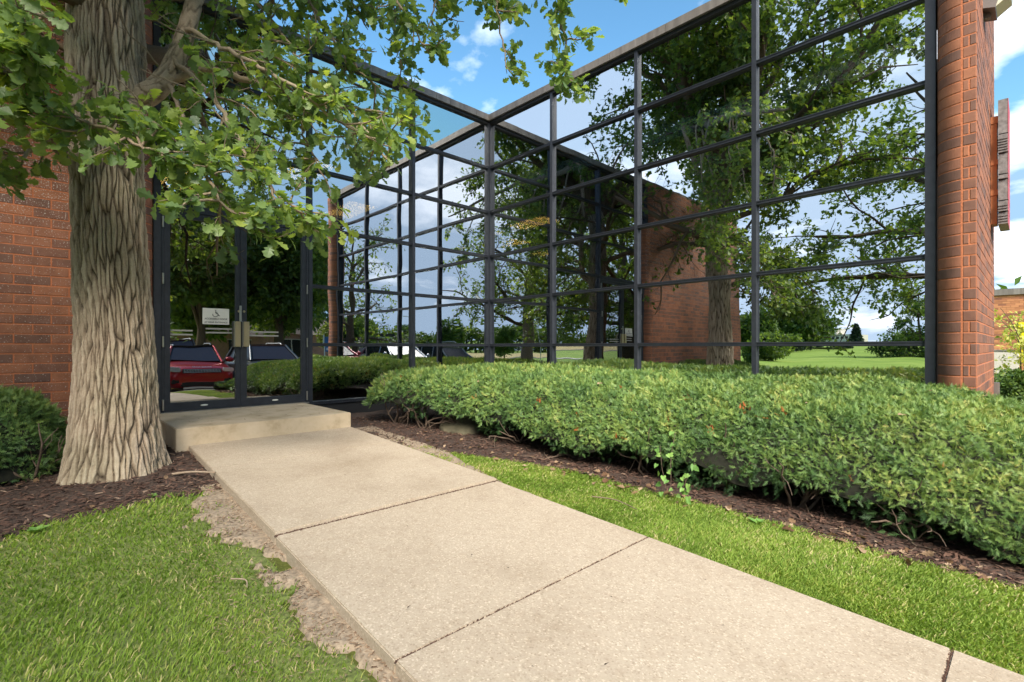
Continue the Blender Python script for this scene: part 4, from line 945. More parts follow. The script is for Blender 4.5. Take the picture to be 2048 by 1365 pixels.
def main_front(x): return -3.22+0.06*np.sin(x*1.3)+0.52*sst(1.2, 2.8, x)-0.0*x
r_ = random.Random(4)
stm = [(1.35, -2.85, 9, 0.75, 0.75), (1.9, -2.75, 5, 0.6, 0.8), (2.6, -2.35, 5, 0.55, 0.8), (3.3, -2.4, 5, 0.5, 0.9), (4.1, -2.4, 5, 0.5, 0.9), (4.9, -2.4, 5, 0.5, 0.9), (5.5, -2.42, 7, 0.5, 0.8), (6.1, -2.4, 7, 0.45, 0.8), (6.7, -2.4, 7, 0.45, 0.8), (7.3, -2.4, 6, 0.4, 0.8)]
hedge, HP, HF = mound('yew_hedge', 'long low clipped yew hedge filling the bed between the walkway and the glass walls', 'hedge', 0.70, 8.75,
      lambda x: -0.22-0.35*sst(6.3, 7.6, x)+0*x, main_front, main_top, lambda x, y: 0.32-0.12*sst(1.5, 4.5, x)-0.06*sst(6.2, 7.4, x)+0.04*np.sin(x*4.1)+0.035*np.sin(x*9.3+1), 92000, 3, M['yew'], stems=stm, tone=0.56, round_=0.85)
# ragged lower skirt of hanging sprays along the front foot
mb = MB(); r = np.random.default_rng(77); n = 9000
x = 1.15+7.3*r.random(n)**0.8; yv = main_front(x)+0.05+0.45*r.random(n); clump = snoise(np.stack([x*1.0, yv], 1), 7.5, 5, 2)
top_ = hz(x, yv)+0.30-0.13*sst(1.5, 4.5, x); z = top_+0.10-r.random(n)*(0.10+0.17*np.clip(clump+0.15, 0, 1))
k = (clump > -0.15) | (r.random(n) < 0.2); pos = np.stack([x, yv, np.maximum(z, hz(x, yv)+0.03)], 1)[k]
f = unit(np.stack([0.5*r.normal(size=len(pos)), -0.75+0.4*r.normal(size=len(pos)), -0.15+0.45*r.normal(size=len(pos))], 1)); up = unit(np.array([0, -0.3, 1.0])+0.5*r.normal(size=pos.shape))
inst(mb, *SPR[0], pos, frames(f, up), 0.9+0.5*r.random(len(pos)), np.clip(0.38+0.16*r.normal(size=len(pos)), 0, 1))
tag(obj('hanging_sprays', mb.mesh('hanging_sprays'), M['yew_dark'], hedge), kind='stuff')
# dead orange sprays caught in the hedge
mb = MB(); n = 60; cl, cn = surf_sample(HP, HF, 34, r, lambda c_: ((c_[:, 1] < -2.0)*1.0+0.12)/np.clip(np.linalg.norm(c_-CAM, axis=1), 2, 9)**2)
for c_, nn_ in zip(cl, cn):
    q = 3+int(r.random()*7); p = c_+r.normal(size=(q, 3))*0.022+nn_*0.0; ff = unit(nn_*0.6+r.normal(size=(q, 3))*0.8)
    inst(mb, *SPR[1], p, frames(ff, unit(np.array([0, 0, 1.0])+0.6*r.normal(size=(q, 3)))), 0.55+0.45*r.random(q), 0.5*np.ones(q))
tag(obj('dead_sprays', mb.mesh('dead_sprays'), M['deadsprig'], hedge), kind='stuff')
mb = MB(); cl, cn = surf_sample(HP, HF, 46, r, lambda c_: (c_[:, 2] > 0.2)*1.0); a = r.random(46)*6.28
inst(mb, *OAKS, cl+cn*0.02, frames(unit(np.stack([np.cos(a), np.sin(a), 0.2*r.normal(size=46)], 1)), unit(cn+0.3*r.normal(size=cn.shape))), 0.02+0.05*r.random(46)**2, 0.6+0.4*r.random(46))
tag(obj('caught_leaves', mb.mesh('caught_leaves'), M['dryleaf'], hedge), kind='stuff')
def lh_top(x, y): return 0.40-0.20*np.clip((x-0.9)/1.1, 0, 1)**1.3-0.0*y
mound('yew_hedge', 'dark clipped yew hedge against the brick wall left of the oak trunk', 'hedge', 0.28, 2.02, lambda x: -6.02-0.12*x, lambda x: -9.0+0*x, lh_top, lambda x, y: 0.05+0*x, 22000, 8, M['yew'], stems=((1.75, -6.35, 5, 0.45, 0.8), (1.4, -6.2, 4, 0.4, 0.8)), tone=0.50, dist0=3.0)
mound('yew_shrub', 'dark rounded yew shrub beyond the end of the brick side wall', 'shrub', 7.35, 9.6, lambda x: 3.3+0*x, lambda x: 1.25+0*x, lambda x, y: 0.42+0*x, lambda x, y: 0.03+0*x, 7000, 9, M['yew_dark'], tone=0.5, dist0=3.0)

# ------------------------------------------------------------------ ground cover near the camera
def scatter_ground(n, x0, x1, y0, y1, inside, r, power=1.6, dmin=1.2, over=6):
    X = x0+(x1-x0)*r.random(n*over); Y = y0+(y1-y0)*r.random(n*over); k = inside(X, Y); X, Y = X[k], Y[k]
    d = np.hypot(X-CAM[0], Y-CAM[1]); p = 1/np.clip(d, dmin, 30)**power; k = r.choice(len(X), min(n, len(X)), replace=False, p=p/p.sum()); return X[k], Y[k]
def blades(name, inside, box, n, h, seed, parent=None, thin=None):
    r = np.random.default_rng(seed); x, y = scatter_ground(n, *box, inside, r)
    if thin is not None: k = r.random(len(x)) < thin(x, y); x, y = x[k], y[k]
    n = len(x); z = hz(x, y)-0.008; P = np.stack([x, y], 1); patch = snoise(P, 2.6, 3, 3); hh = h*(0.55+0.75*r.random(n))*(1+0.25*patch)
    d = np.hypot(x-CAM[0], y-CAM[1]); wd = (0.0015+0.0012*r.random(n))*np.clip(d/2.0, 1, 3.2)
    a = r.random(n)*6.28+0; la = 1.2*patch+r.normal(size=n)*1.3; le = (0.35+0.55*r.random(n))*hh
    bx, by = np.cos(a)*wd, np.sin(a)*wd; lx, ly = np.cos(la)*le, np.sin(la)*le
    V = np.stack([np.stack([x-bx, y-by, z], 1), np.stack([x+bx, y+by, z], 1), np.stack([x+lx*0.4-bx*.8, y+ly*0.4-by*.8, z+hh*0.6], 1), np.stack([x+lx*0.4+bx*.8, y+ly*0.4+by*.8, z+hh*0.6], 1), np.stack([x+lx, y+ly, z+hh*0.92], 1)], 1).reshape(-1, 3)
    k = np.arange(n)*5; F3 = np.stack([k+2, k+3, k+4], 1); F4 = np.stack([k, k+1, k+3, k+2], 1)
    tn = np.clip(0.45+0.20*r.normal(size=n)+0.20*snoise(P, 1.9, 12, 3)+0.12*snoise(P, 9, 13, 2), 0, 1); dry = r.random(n) < 0.06+0.10*np.clip(snoise(P, 5.0, 31, 2), 0, 1); tn[dry] = 1
    o = obj(name, npmesh(name, V, [F3, F4], np.repeat(tn, 5)), M['grass'], parent); return tag(o, kind='stuff')
def near_l(x, y): return np.minimum(np.clip((walk_l(x)-0.10-y)/0.35, 0, 1), np.clip((x-lawn_x(y))/0.05, 0, 1))
blades('grass', lambda x, y: (y < walk_l(x)-0.02) & (x > lawn_x(y)-0.02), (2.9, 9.0, -8.6, -5.25), 260000, 0.028, 41,
       thin=lambda x, y: np.clip((walk_l(x)-y-0.02)/0.34, 0.05, 1)**1.3*np.where(in_dirt_left(x, y), 0.30+0.7*(snoise(np.stack([x, y], 1), 8, 6, 2) > 0.35), 1.0))
blades('grass', lambda x, y: (y > walk_r(x)+0.02) & (y < mulch_edge(x)+0.05) & (x > 2.3), (2.3, 8.9, -4.1, -2.7), 160000, 0.030, 42,
       thin=lambda x, y: np.where(in_dirt_right(x, y), 0.12+0.4*(snoise(np.stack([x, y], 1), 8, 6, 2) > 0.5), 1.0)*(0.25+0.75*sst(2.5, 3.2, x)))
blades('grass', lambda x, y: (x > 0) & (y < -9.0) | (x > 5) & (y < -8.6), (0, 14, -14, -8.6), 16000, 0.06, 43)
# turf under the blades
sheet('lawn', in_lawn_left, 2.8, 9.0, -9.4, -5.2, 0.05, -0.005, simple('turf', (0.13, 0.165, 0.04), 0.95, nscale=60, var=0.5, bmp=0.5), 0.002, 6)
sheet('lawn', in_lawn_right, 2.4, 9.0, -4.2, -2.7, 0.04, -0.005, bpy.data.materials['turf'], 0.002, 7)
def chips(name, inside, box, n, size, seed, m, tone=0.45, tall=1.0):
    r = np.random.default_rng(seed); x, y = scatter_ground(n, *box, inside, r, 1.4, 2.0); n = len(x)
    T_ = (np.array([(-1, -.22, 0), (1, -.28, .05), (0.9, .25, .02), (-0.8, .22, .06), (0, 0, 0.22)], float), np.array([[0,1,4],[1,2,4],[2,3,4],[3,0,4]]))
    a = r.random(n)*6.28; f = unit(np.stack([np.cos(a), np.sin(a), r.normal(size=n)*0.22], 1)); up = unit(np.array([0, 0, 1.0])+r.normal(size=(n, 3))*0.3)
    mb = MB(); s_ = size*(0.3+r.random(n)**2*1.3); pos = np.stack([x, y, hz(x, y)+0.010+r.random(n)*0.012*tall], 1)
    inst(mb, *T_, pos, frames(f, up), s_, np.clip(tone+0.22*r.normal(size=n), 0, 1)); return tag(obj(name, mb.mesh(name), m), kind='stuff')
chips('mulch_chips', in_mulch_left, (0.3, 5.2, -9, -5.2), 15000, 0.020, 51, M['chip'], 0.48)
chips('mulch_chips', lambda x, y: (in_mulch_right(x, y) | ((x < 2.7) & (x > 1.5) & (y > walk_r(x)+0.02))) & (y < -2.0), (0.5, 9, -3.8, -2.0), 17000, 0.018, 52, M['chip'], 0.42)
chips('soil_crumbs', in_dirt_left, (2.9, 9, -6.1, -5.2), 7000, 0.009, 53, leafmat('crumb', [(0.0, (0.10, 0.06, 0.04)), (0.5, (0.26, 0.18, 0.12)), (1.0, (0.46, 0.36, 0.26))], 0.9, 0, 3.0, 0.2), 0.5, 0.6)
chips('soil_crumbs', in_dirt_right, (1.4, 9, -4.0, -3.0), 5000, 0.009, 54, bpy.data.materials['crumb'], 0.5, 0.6)
def dry_leaves(name, n, fn, seed, size=0.075):
    r = np.random.default_rng(seed); x, y = fn(r, n); n = len(x); a = r.random(n)*6.28
    f = unit(np.stack([np.cos(a), np.sin(a), 0.25*r.normal(size=n)], 1)); up = unit(np.array([0, 0, 1.0])+0.45*r.normal(size=(n, 3)))
    mb = MB(); OV = OAK[0].copy(); OV[:, 2] *= 2.0
    inst(mb, OV, OAK[1], np.stack([x, y, hz(x, y)+0.028], 1), frames(f, up), size*(0.5+0.6*r.random(n)), np.clip(0.5+0.3*r.normal(size=n), 0, 1)); return tag(obj(name, mb.mesh(name), M['dryleaf']), kind='stuff')
dry_leaves('fallen_leaves', 130, lambda r, n: ((q := 4.2+3.4*r.random(n)), -3.0+0.07*np.sin(q)+0.30*r.random(n)), 61)
dry_leaves('fallen_leaves', 26, lambda r, n: ((q := 2.2+2.4*r.random(n)), -3.25+0.5*r.random(n)), 62)
dry_leaves('fallen_leaves', 26, lambda r, n: (0.9+2.0*r.random(n), -6.5+1.0*r.random(n)), 63)
def fleck(name, n, seed):
    r = np.random.default_rng(seed); x = 1.4+7*r.random(n); y = walk_l(x)+0.1+(walk_r(x)-walk_l(x)-0.2)*r.random(n); a = r.random(n)*6.28
    mb = MB(); f = np.stack([np.cos(a), np.sin(a), 0*a], 1)
    inst(mb, OAKS[0]*np.array([1, 0.5, 0.6]), OAKS[1], np.stack([x, y, zt(x)+0.022], 1), frames(f, np.tile([[0.0, 0.02, 1.0]], (n, 1))), 0.008+0.018*r.random(n)**2, 0.3*r.random(n)); return tag(obj(name, mb.mesh(name), M['chip']), kind='stuff')
fleck('walkway_litter', 90, 71)
mb = MB(); r = np.random.default_rng(72); n = 46; a = r.random(n)*6.28; x = 0.1+1.35*r.random(n); y = -5.3+1.7*r.random(n)
inst(mb, OAKS[0]*np.array([1, 0.35, 0.8]), OAKS[1], np.stack([x, y, 0.004+0*x], 1), frames(np.stack([np.cos(a), np.sin(a), 0*a], 1), np.tile([[0.0, 0.02, 1.0]], (n, 1))), 0.012+0.03*r.random(n)**2, 0.3*r.random(n))
tag(obj('step_litter', mb.mesh('step_litter'), M['chip']), kind='stuff')
def stick(label, pts, rad, m=None):
    mb = MB(); p = spline(pts, 5); mb.tube(p, ribs(p, rad, rad*0.5), 6, 0.8); return tag(obj('stick', mb.mesh('stick', True), m or M['bark_far']), label, 'stick')
def gp(x, y, h=0.02): return (x, y, float(hz(x, y))+h)
stick('pale bare stick lying on the mulch with one end on the walkway edge', [gp(2.42, -5.52), (2.62, -5.42, zt(2.6)-0.0), (2.80, -5.30, zt(2.8)+0.012)], 0.011, simple('pale_wood', (0.34, 0.26, 0.19), 0.8, nscale=30))
stick('short dry twig on the dirt beside the second walkway slab', [gp(4.66, -5.66, 0.03), gp(4.74, -5.62, 0.04), gp(4.80, -5.63, 0.03)], 0.004, bpy.data.materials['pale_wood'])
stick('thin brown twig lying in the grass strip right of the walkway', [gp(5.05, -3.40, 0.035), gp(5.22, -3.36, 0.045), gp(5.42, -3.40, 0.04)], 0.005)
# boulder half under the hedge
bm = bmesh.new(); bmesh.ops.create_icosphere(bm, subdivisions=4, radius=1)
cs = np.array([v.co[:] for v in bm.verts]); nn_ = snoise(cs, 1.8, 4, 3)
for v, q in zip(bm.verts, nn_): v.co = Vector((v.co.x*0.36*(1+0.16*q), v.co.y*0.26*(1+0.16*q), v.co.z*0.21*(1+0.14*q)+0.03))
tag(obj('boulder', bm, M['rock'], None, (2.28, -2.48, float(hz(2.3, -2.5))-0.02), smooth=True), 'mossy grey boulder tucked under the front of the hedge', 'rock')
# vine with heart leaves climbing the hedge front
vn = thing('vine', 'light green heart leaved vine climbing the front of the yew hedge', 'vine', (0, 0, 0)); r = np.random.default_rng(91)
HRT = (np.array([(0, 0, 0), (-0.18, 0.28, .02), (0.05, 0.46, .04), (0.45, 0.36, .03), (1.0, 0, -.10), (0.45, -0.36, .03), (0.05, -0.46, .04), (-0.18, -0.28, .02)], float), np.array([[0,2,1],[0,3,2],[0,4,3],[0,5,4],[0,6,5],[0,7,6]]))
vm = MB(); P_ = []; 
for (x0, y0, h, lx) in ((5.40, -2.92, 0.48, 0.02), (5.50, -2.95, 0.30, 0.10), (5.56, -2.97, 0.22, 0.18), (5.36, -2.90, 0.38, -0.04)):
    z0 = float(hz(x0, y0)); q = wander((x0, y0, z0+0.02), (lx, -0.05, 1), h, 8, r, 0.12); vm.tube(q, 0.0022, 4); P_ += list(q[1:])
P_ = np.array(P_)+r.normal(size=(len(P_), 3))*0.018+np.array([0.02, -0.06, 0]); n = len(P_)
obj('runner', vm.mesh('runner'), M['stem'], vn); mb = MB()
inst(mb, *HRT, P_, frames(unit(np.stack([0.7*r.normal(size=n), -0.5+0.3*r.normal(size=n), -0.5+0*P_[:, 0]], 1)), unit(np.stack([0.3*r.normal(size=n), -0.9+0*P_[:, 0], 0.6+0*P_[:, 0]], 1))), 0.030+0.020*r.random(n), r.random(n))
tag(obj('heart_leaves', mb.mesh('heart_leaves'), M['vine'], vn), kind='stuff')
def weed(label, x, y, n, s, seed, off=0.0):
    r = np.random.default_rng(seed); a = np.arange(n)*2.4; mb = MB(); f = unit(np.stack([np.cos(a), np.sin(a), 0.35+0.3*r.random(n)], 1))
    inst(mb, QUADL[0], QUADL[1], np.tile([[x, y, float(hz(x, y))+0.012+off]], (n, 1))+r.normal(size=(n, 3))*0.008*[1, 1, 0.3], frames(f, np.tile([[0.05, 0.0, 1.0]], (n, 1))), s*(0.6+0.6*r.random(n)), 0.6*r.random(n))
    return tag(obj('weed', mb.mesh('weed'), M['vine']), label, 'weed')
weed('small leafy weed at the mulch edge near the left side of the lawn', 3.16, -6.32, 14, 0.05, 1)
weed('tiny seedling in the mulch just below the oak trunk', 2.92, -5.72, 8, 0.04, 2)
weed('upright seedling in the mulch in front of the hedge', 6.05, -2.98, 7, 0.06, 4, 0.01)

# ------------------------------------------------------------------ car park
def flat(name, poly, m, off, kind='structure', label=None, cat=None, sub=1.0):
    """sheet over a rectangle (x0,y0,x1,y1) following the ground"""
    x0, y0, x1, y1 = poly; nx = max(2, int((x1-x0)/sub)+1); ny = max(2, int((y1-y0)/sub)+1)
    gx = np.linspace(x0, x1, nx); gy = np.linspace(y0, y1, ny); X, Y = np.meshgrid(gx, gy, indexing='ij')
    V = np.stack([X.ravel(), Y.ravel(), hz(X, Y).ravel()+off], 1); i = (np.arange(nx-1)[:, None]*ny+np.arange(ny-1)[None]).ravel()
    o = obj(name, npmesh(name, V, np.stack([i, i+ny, i+ny+1, i+1], 1), smooth=True), m); return tag(o, label, cat, kind=kind)
flat('parking_lot', (9.9, -28, 22.5, 16), M['asphalt'], 0.03)
for y in (3.6, 0.85, -1.15-0.0, -3.95, -6.1, -8.6, -11.3): pass
for i, y in enumerate(np.arange(-25.6, 8, 2.55)): flat('parking_line', (10.2, y, 15.4, y+0.1), M['yellow'], 0.036)
kb = MB()
o = obj('kerb', boxes([(9.72, -28, -0.95, 9.88, -5.9, -0.50), (9.72, -3.6, -0.95, 9.88, 16, -0.50), (22.5, -28, -0.95, 22.66, 16, -0.5)]), M['kerb']); tag(o, kind='structure')
flat('road', (60, -400, 68, 400), M['asphalt'], 0.05, sub=8)
flat('sidewalk', (23.6, -28, 25.2, 16), M['kerb'], 0.05)
flat('driveway', (25.2, 9.0, 60, 14.0), M['kerb'], 0.055, sub=2)
flat('path', (26, -37.2, 58, -35.6), M['kerb'], 0.05, sub=2)
flat('meadow', (68.5, -190, 170, -20), M['gold_field'], 0.06, sub=6)

# ------------------------------------------------------------------ vehicles
def paint(name, col, metal=0.3):
    m, nt, bs, out = mat(name); bs.inputs['Base Color'].default_value = (*col, 1); bs.inputs['Metallic'].default_value = metal; bs.inputs['Roughness'].default_value = 0.32
    bs.inputs['Coat Weight'].default_value = 0.8; bs.inputs['Coat Roughness'].default_value = 0.04; return m
CG = simple('car_glass', (0.02, 0.022, 0.028), 0.2, spec=0.3); CB = simple('car_trim', (0.018, 0.018, 0.02), 0.5); TY_ = simple('tyre', (0.02, 0.02, 0.02), 0.85)
RM = simple('alloy_rim', (0.42, 0.42, 0.43), 0.3, 0.9); HL = simple('headlight_lens', (0.75, 0.78, 0.82), 0.08, 0.3, spec=0.9); CH_ = simple('chrome', (0.70, 0.70, 0.71), 0.35, 0.4)
INT = simple('windscreen', (0.055, 0.055, 0.075), 0.3, 0.0, spec=0.2)
def loft(stations, close=True):
    """stations: list of (x, [(y,z)...half ring from bottom centre to top centre])"""
    V = []; F = []; m = len(stations[0][1]); full = 2*m-2
    for x, ring in stations:
        pts = [(x, y, z) for y, z in ring]+[(x, -y, z) for y, z in ring[-2:0:-1]]; V += pts
    for i in range(len(stations)-1):
        for j in range(full):
            a = i*full+j; b = i*full+(j+1) % full; F.append((a, b, b+full, a+full))
    F.append(tuple(range(full))[::-1]); F.append(tuple((len(stations)-1)*full+j for j in range(full)))
    me = bpy.data.meshes.new('loft'); me.from_pydata(V, [], F); bm = bmesh.new(); bm.from_mesh(me); bmesh.ops.recalc_face_normals(bm, faces=bm.faces[:]); bm.to_mesh(me); bm.free(); return me
def subsurf(o, n=2): md = o.modifiers.new('s', 'SUBSURF'); md.levels = n; md.render_levels = n; return o
def wheel(parent, x, y, r=0.36):
    bm = bmesh.new(); s = 1 if y > 0 else -1; prof = [(0.20, -.11), (r-0.04, -.115), (r, -.08), (r, .08), (r-0.04, .115), (0.24, .115), (0.22, 0.09)]
    n = 28; vs = [[bm.verts.new((pr*math.cos(a), q*s, pr*math.sin(a))) for pr, q in prof] for a in np.linspace(0, 2*np.pi, n, endpoint=False)]
    for i in range(n):
        for j in range(len(prof)-1): bm.faces.new((vs[i][j], vs[(i+1) % n][j], vs[(i+1) % n][j+1], vs[i][j+1]))
    w_ = bpy.data.objects.new('wheel', None); C.objects.link(w_); w_.parent = parent; w_.location = (x, y, r)
    bmesh.ops.recalc_face_normals(bm, faces=bm.faces[:]); obj('tyre', bm, TY_, w_, smooth=True)
    b = MB(); b.tube([(0, s*0.05, 0), (0, s*0.095, 0)], [0.235, 0.235], 28); 
    for k in range(5):
        a = k*2*math.pi/5; c_, d_ = math.cos(a), math.sin(a); b.tube([(0.03*c_, s*0.09, 0.03*d_), (0.23*c_, s*0.085, 0.23*d_)], [0.035, 0.022], 6)
    b.tube([(0, s*0.06, 0), (0, s*0.105, 0)], [0.05, 0.045], 10); obj('rim', b.mesh('rim', False), RM, w_)
def suv(label, col, x, y, rz, seed=0, H=1.62, metal=0.3, group='cars parked facing the building', brandtext=None, hoodz=0.0, cat='car'):
    pm = paint('paint', col, metal); t = thing('parked_car', label, cat, (x, y, float(hz(x, y))+0.035), rz, group)
    def ring(w_, zb, zs, zt_): return [(0, zb), (w_*0.80, zb), (w_*0.97, zb+0.10), (w_, (zb+zs)/2), (w_*0.985, zs-0.10), (w_*0.90, zs), (w_*0.62, zt_), (0, zt_+0.02)]
    hz_ = hoodz
    st_ = [(2.30, ring(0.66, .34, .70+hz_, .78+hz_)), (2.24, ring(0.82, .27, .82+hz_, .88+hz_)), (2.02, ring(0.93, .24, .90+hz_, .96+hz_)), (1.5, ring(0.965, .22, .97+hz_, 1.02+hz_)), (0.95, ring(0.975, .22, 1.03+hz_*.6, 1.07+hz_*.6)),
           (0, ring(0.98, .22, 1.05, 1.08)), (-1.3, ring(0.98, .24, 1.07, 1.09)), (-2.0, ring(0.95, .28, 1.06, 1.09)), (-2.28, ring(0.82, .36, 1.0, 1.05))]
    me = loft(st_); o = obj('body', me, pm, t, smooth=True); subsurf(o, 2)
    def cab(sc, x0, x1, zt_, m, nm, inset=0.0, smooth=False):
        b = H-0.02; V = [(1.02-inset, .80-inset, 1.06), (1.02-inset, -.80+inset, 1.06), (-2.22+inset, -.80+inset, 1.06), (-2.22+inset, .80-inset, 1.06), (0.22, .62-inset, b-inset), (0.22, -.62+inset, b-inset), (-1.86, -.60+inset, b-inset), (-1.86, .60-inset, b-inset)]
        me = bpy.data.meshes.new(nm); me.from_pydata(V, [], [(0,1,2,3)[::-1], (4,5,6,7), (0,1,5,4), (1,2,6,5), (2,3,7,6), (3,0,4,7)]); bm = bmesh.new(); bm.from_mesh(me); bmesh.ops.recalc_face_normals(bm, faces=bm.faces[:]); bm.to_mesh(me); bm.free(); return obj(nm, me, m, t)
    cab(1, 0, 0, 0, CG, 'side_glass', 0.012)
    # windscreen
    V = [(1.00, .70, 1.10), (1.00, -.70, 1.10), (0.262, -.56, H-0.045), (0.262, .56, H-0.045)]; V2 = [(a-0.02, b_, c_-0.02) for a, b_, c_ in V]
    me = bpy.data.meshes.new('windscreen'); me.from_pydata(V+V2, [], [(0,1,2,3)[::-1], (4,5,6,7), (0,1,5,4), (1,2,6,5), (2,3,7,6), (3,0,4,7)]); obj('windscreen', me, INT, t).location.x = 0.022
    # roof and pillars
    b = MB()
    for s in (1, -1):
        b.tube([(1.05, .79*s, 1.05), (0.24, .615*s, H-0.01)], [0.045, 0.035], 6); b.tube([(0.24, .615*s, H-0.01), (-1.86, .60*s, H-0.01)], [0.035, 0.035], 6)
        b.tube([(-0.35, .80*s, 1.05), (-0.45, .617*s, H-0.02)], [0.035, 0.03], 6); b.tube([(-1.35, .80*s, 1.05), (-1.50, .605*s, H-0.02)], [0.04, 0.035], 6); b.tube([(-2.22, .79*s, 1.05), (-1.86, .60*s, H-0.01)], [0.07, 0.045], 6)
    obj('pillars', b.mesh('pillars', True), pm, t)
    o = obj('roof', bevbox(-1.90, -.62, H-0.035, 0.27, .62, H+0.025, 0.03, 2), pm if col[0] < 0.2 or metal > .5 else CB, t)
    for s in (1, -1):
        q = MB(); q.tube([(0.0, .56*s, H+0.015), (-0.1, .56*s, H+0.065), (-1.6, .55*s, H+0.065), (-1.75, .55*s, H+0.015)], 0.016, 6); obj('roof_rail', q.mesh('roof_rail'), CH_, t)
        bm = bmesh.new(); bmesh.ops.create_uvsphere(bm, u_segments=12, v_segments=8, radius=1, matrix=Matrix.Translation((0.78, 1.02*s, 1.14)) @ Matrix.Diagonal((0.07, 0.12, 0.085, 1))); mr = obj('wing_mirror', bm, pm, t, smooth=True)
        q = MB(); q.tube([(0.80, .86*s, 1.06), (0.79, .96*s, 1.11)], 0.022, 6); obj('mirror_arm', q.mesh('mirror_arm'), CB, mr)
        bm = bevbox(2.10, min(.60*s, .88*s), .78+hz_, 2.25, max(.60*s, .88*s), .91+hz_, 0.02, 2)
        for v in bm.verts: v.co.x -= 0.28*max(0, abs(v.co.y)-0.62)+0.0; v.co.x += 0.095
        obj('headlight', bm, HL, t)
        bm = bevbox(2.22, min(.60*s, .80*s), .42, 2.28, max(.60*s, .80*s), .56, 0.02, 2); obj('air_intake', bm, CB, t)
        for xx in (1.42, -1.42): wheel(t, xx, .86*s)
        q = MB(); 
        for xx in (1.42, -1.42): q.tube([(xx+0.42*math.cos(a), .965*s, .36+0.42*math.sin(a)) for a in np.linspace(-0.2, math.pi+0.2, 14)], 0.045, 6)
        obj('wheel_arch', q.mesh('wheel_arch', True), CB, t)
    gr = obj('grille', bevbox(2.20, -.56, .74+hz_, 2.318, .56, .87+hz_, 0.015, 2), CB, t)
    q = MB()
    for zz in np.linspace(.765, .845, 3): q.tube([(2.322, -.53, zz+hz_), (2.322, .53, zz+hz_)], 0.008, 5)
    for yy in np.linspace(-.5, .5, 13): q.tube([(2.322, yy-0.02, .755+hz_), (2.322, yy+0.02, .855+hz_)], 0.006, 5)
    obj('grille_mesh', q.mesh('grille_mesh'), CH_, gr)
    obj('bumper_intake', bevbox(2.22, -.58, .30, 2.305, .58, .47, 0.03, 2), CB, t); obj('skid_plate', bevbox(2.16, -.50, .22, 2.29, .50, .28, 0.015, 2), CH_ if metal < .5 else CB, t)
    if brandtext:
        x_ = text(brandtext, 0.085, CH_, t, (2.262, 0, .925+hz_), (R(62), 0, R(90)), 0.004, name='bonnet_lettering')
    for s in (1, -1):
        q = MB(); q.tube([(-0.1, .985*s, .93), (-0.3, .985*s, .93)], 0.014, 5); q.tube([(-1.05, .985*s, .94), (-1.25, .985*s, .94)], 0.014, 5); obj('door_handle', q.mesh('door_handle'), pm, t)
        obj('sill', boxes([(-1.0, min(.955*s, .99*s), .24, 1.0, max(.955*s, .99*s), .34)]), CB, t)
    return t
suv('red sport utility car with black roof mirrored in the left door glass', (0.50, 0.010, 0.018), 13.15, -2.36, R(180+5), brandtext='RANGE ROVER', H=1.58)
suv('dark grey sport utility car mirrored in the right door glass beside the red one', (0.10, 0.11, 0.12), 12.6, -0.10, R(180), H=1.60, metal=0.6)
suv('silver grey car mirrored low in the left glass wall with a dark windscreen', (0.36, 0.37, 0.39), 12.3, -5.30, R(180-2), H=1.52, metal=0.8)
suv('grey beige minivan mirrored just left of the glass corner with tall roof', (0.26, 0.25, 0.24), 12.1, -7.95, R(180), H=1.72, metal=0.7)
suv('orange red old pickup style car mirrored near the far mullions', (0.34, 0.07, 0.03), 20.0, -6.2, R(120), H=1.66, group='cars parked across the lot')
suv('pale blue grey car behind the orange one mirrored above the hedge', (0.45, 0.48, 0.52), 20.2, -10.2, R(178), H=1.5, metal=0.6, group='cars parked across the lot')
suv('black sport utility car behind the red one mirrored in the left door', (0.012, 0.012, 0.014), 20.4, -1.6, R(180), H=1.85, group='cars parked across the lot')

# ------------------------------------------------------------------ things around, mirrored in the glass
def blob_tree(name, label, x, y, H, th, cr, seed, m, n=2600, ls=0.5, sq=1.0, cat='tree', group=None, tr=0.25, base=0.0):
    """far broadleaf: crown of many leaf clumps on lobed ellipsoids"""
    r = np.random.default_rng(seed); z0 = float(hz(x, y)); t = thing(name, label, cat, (x, y, z0), 0, group)
    cz = (H+th)/2; ch = (H-th)/2; k = 16; cc_ = unit(r.normal(size=(k, 3)))*(0.40+0.30*r.random((k, 1)))*np.array([cr, cr, ch])+np.array([0, 0, cz])
    i = r.integers(0, k, n); u_ = unit(r.normal(size=(n, 3))); rad = (0.30+0.18*r.random(k))[i]*(0.72+0.36*r.random(n)**0.6)
    P = cc_[i]+u_*rad[:, None]*np.array([cr, cr, max(ch, cr*0.6)]); k_ = P[:, 2] > th*0.75+base; P, u_ = P[k_], u_[k_]
    mb = MB(); leaves_at(mb, P, u_+np.array([0, 0, -0.1]), ls, QUADL, 3, r, 0.9, 0.15, ls*0.4, 0.48, 0.3)
    w0 = MB(); w0.tube([(0, 0, -0.3), (0, 0, th), (0.1, 0, cz)], [tr*1.25, tr*0.8, tr*0.3], 8, 0.4)
    for c_ in cc_[:8]: w0.tube([(0, 0, th*0.9), tuple(c_*np.array([.5, .5, 1])-np.array([0, 0, 0.3])), tuple(c_)], [tr*0.4, tr*0.25, 0.03], 5, 0.4)
    obj('trunk', w0.mesh('trunk', True), M['bark_far'], t); o = obj('foliage', mb.mesh('foliage'), m, t); tag(o, kind='stuff'); return t
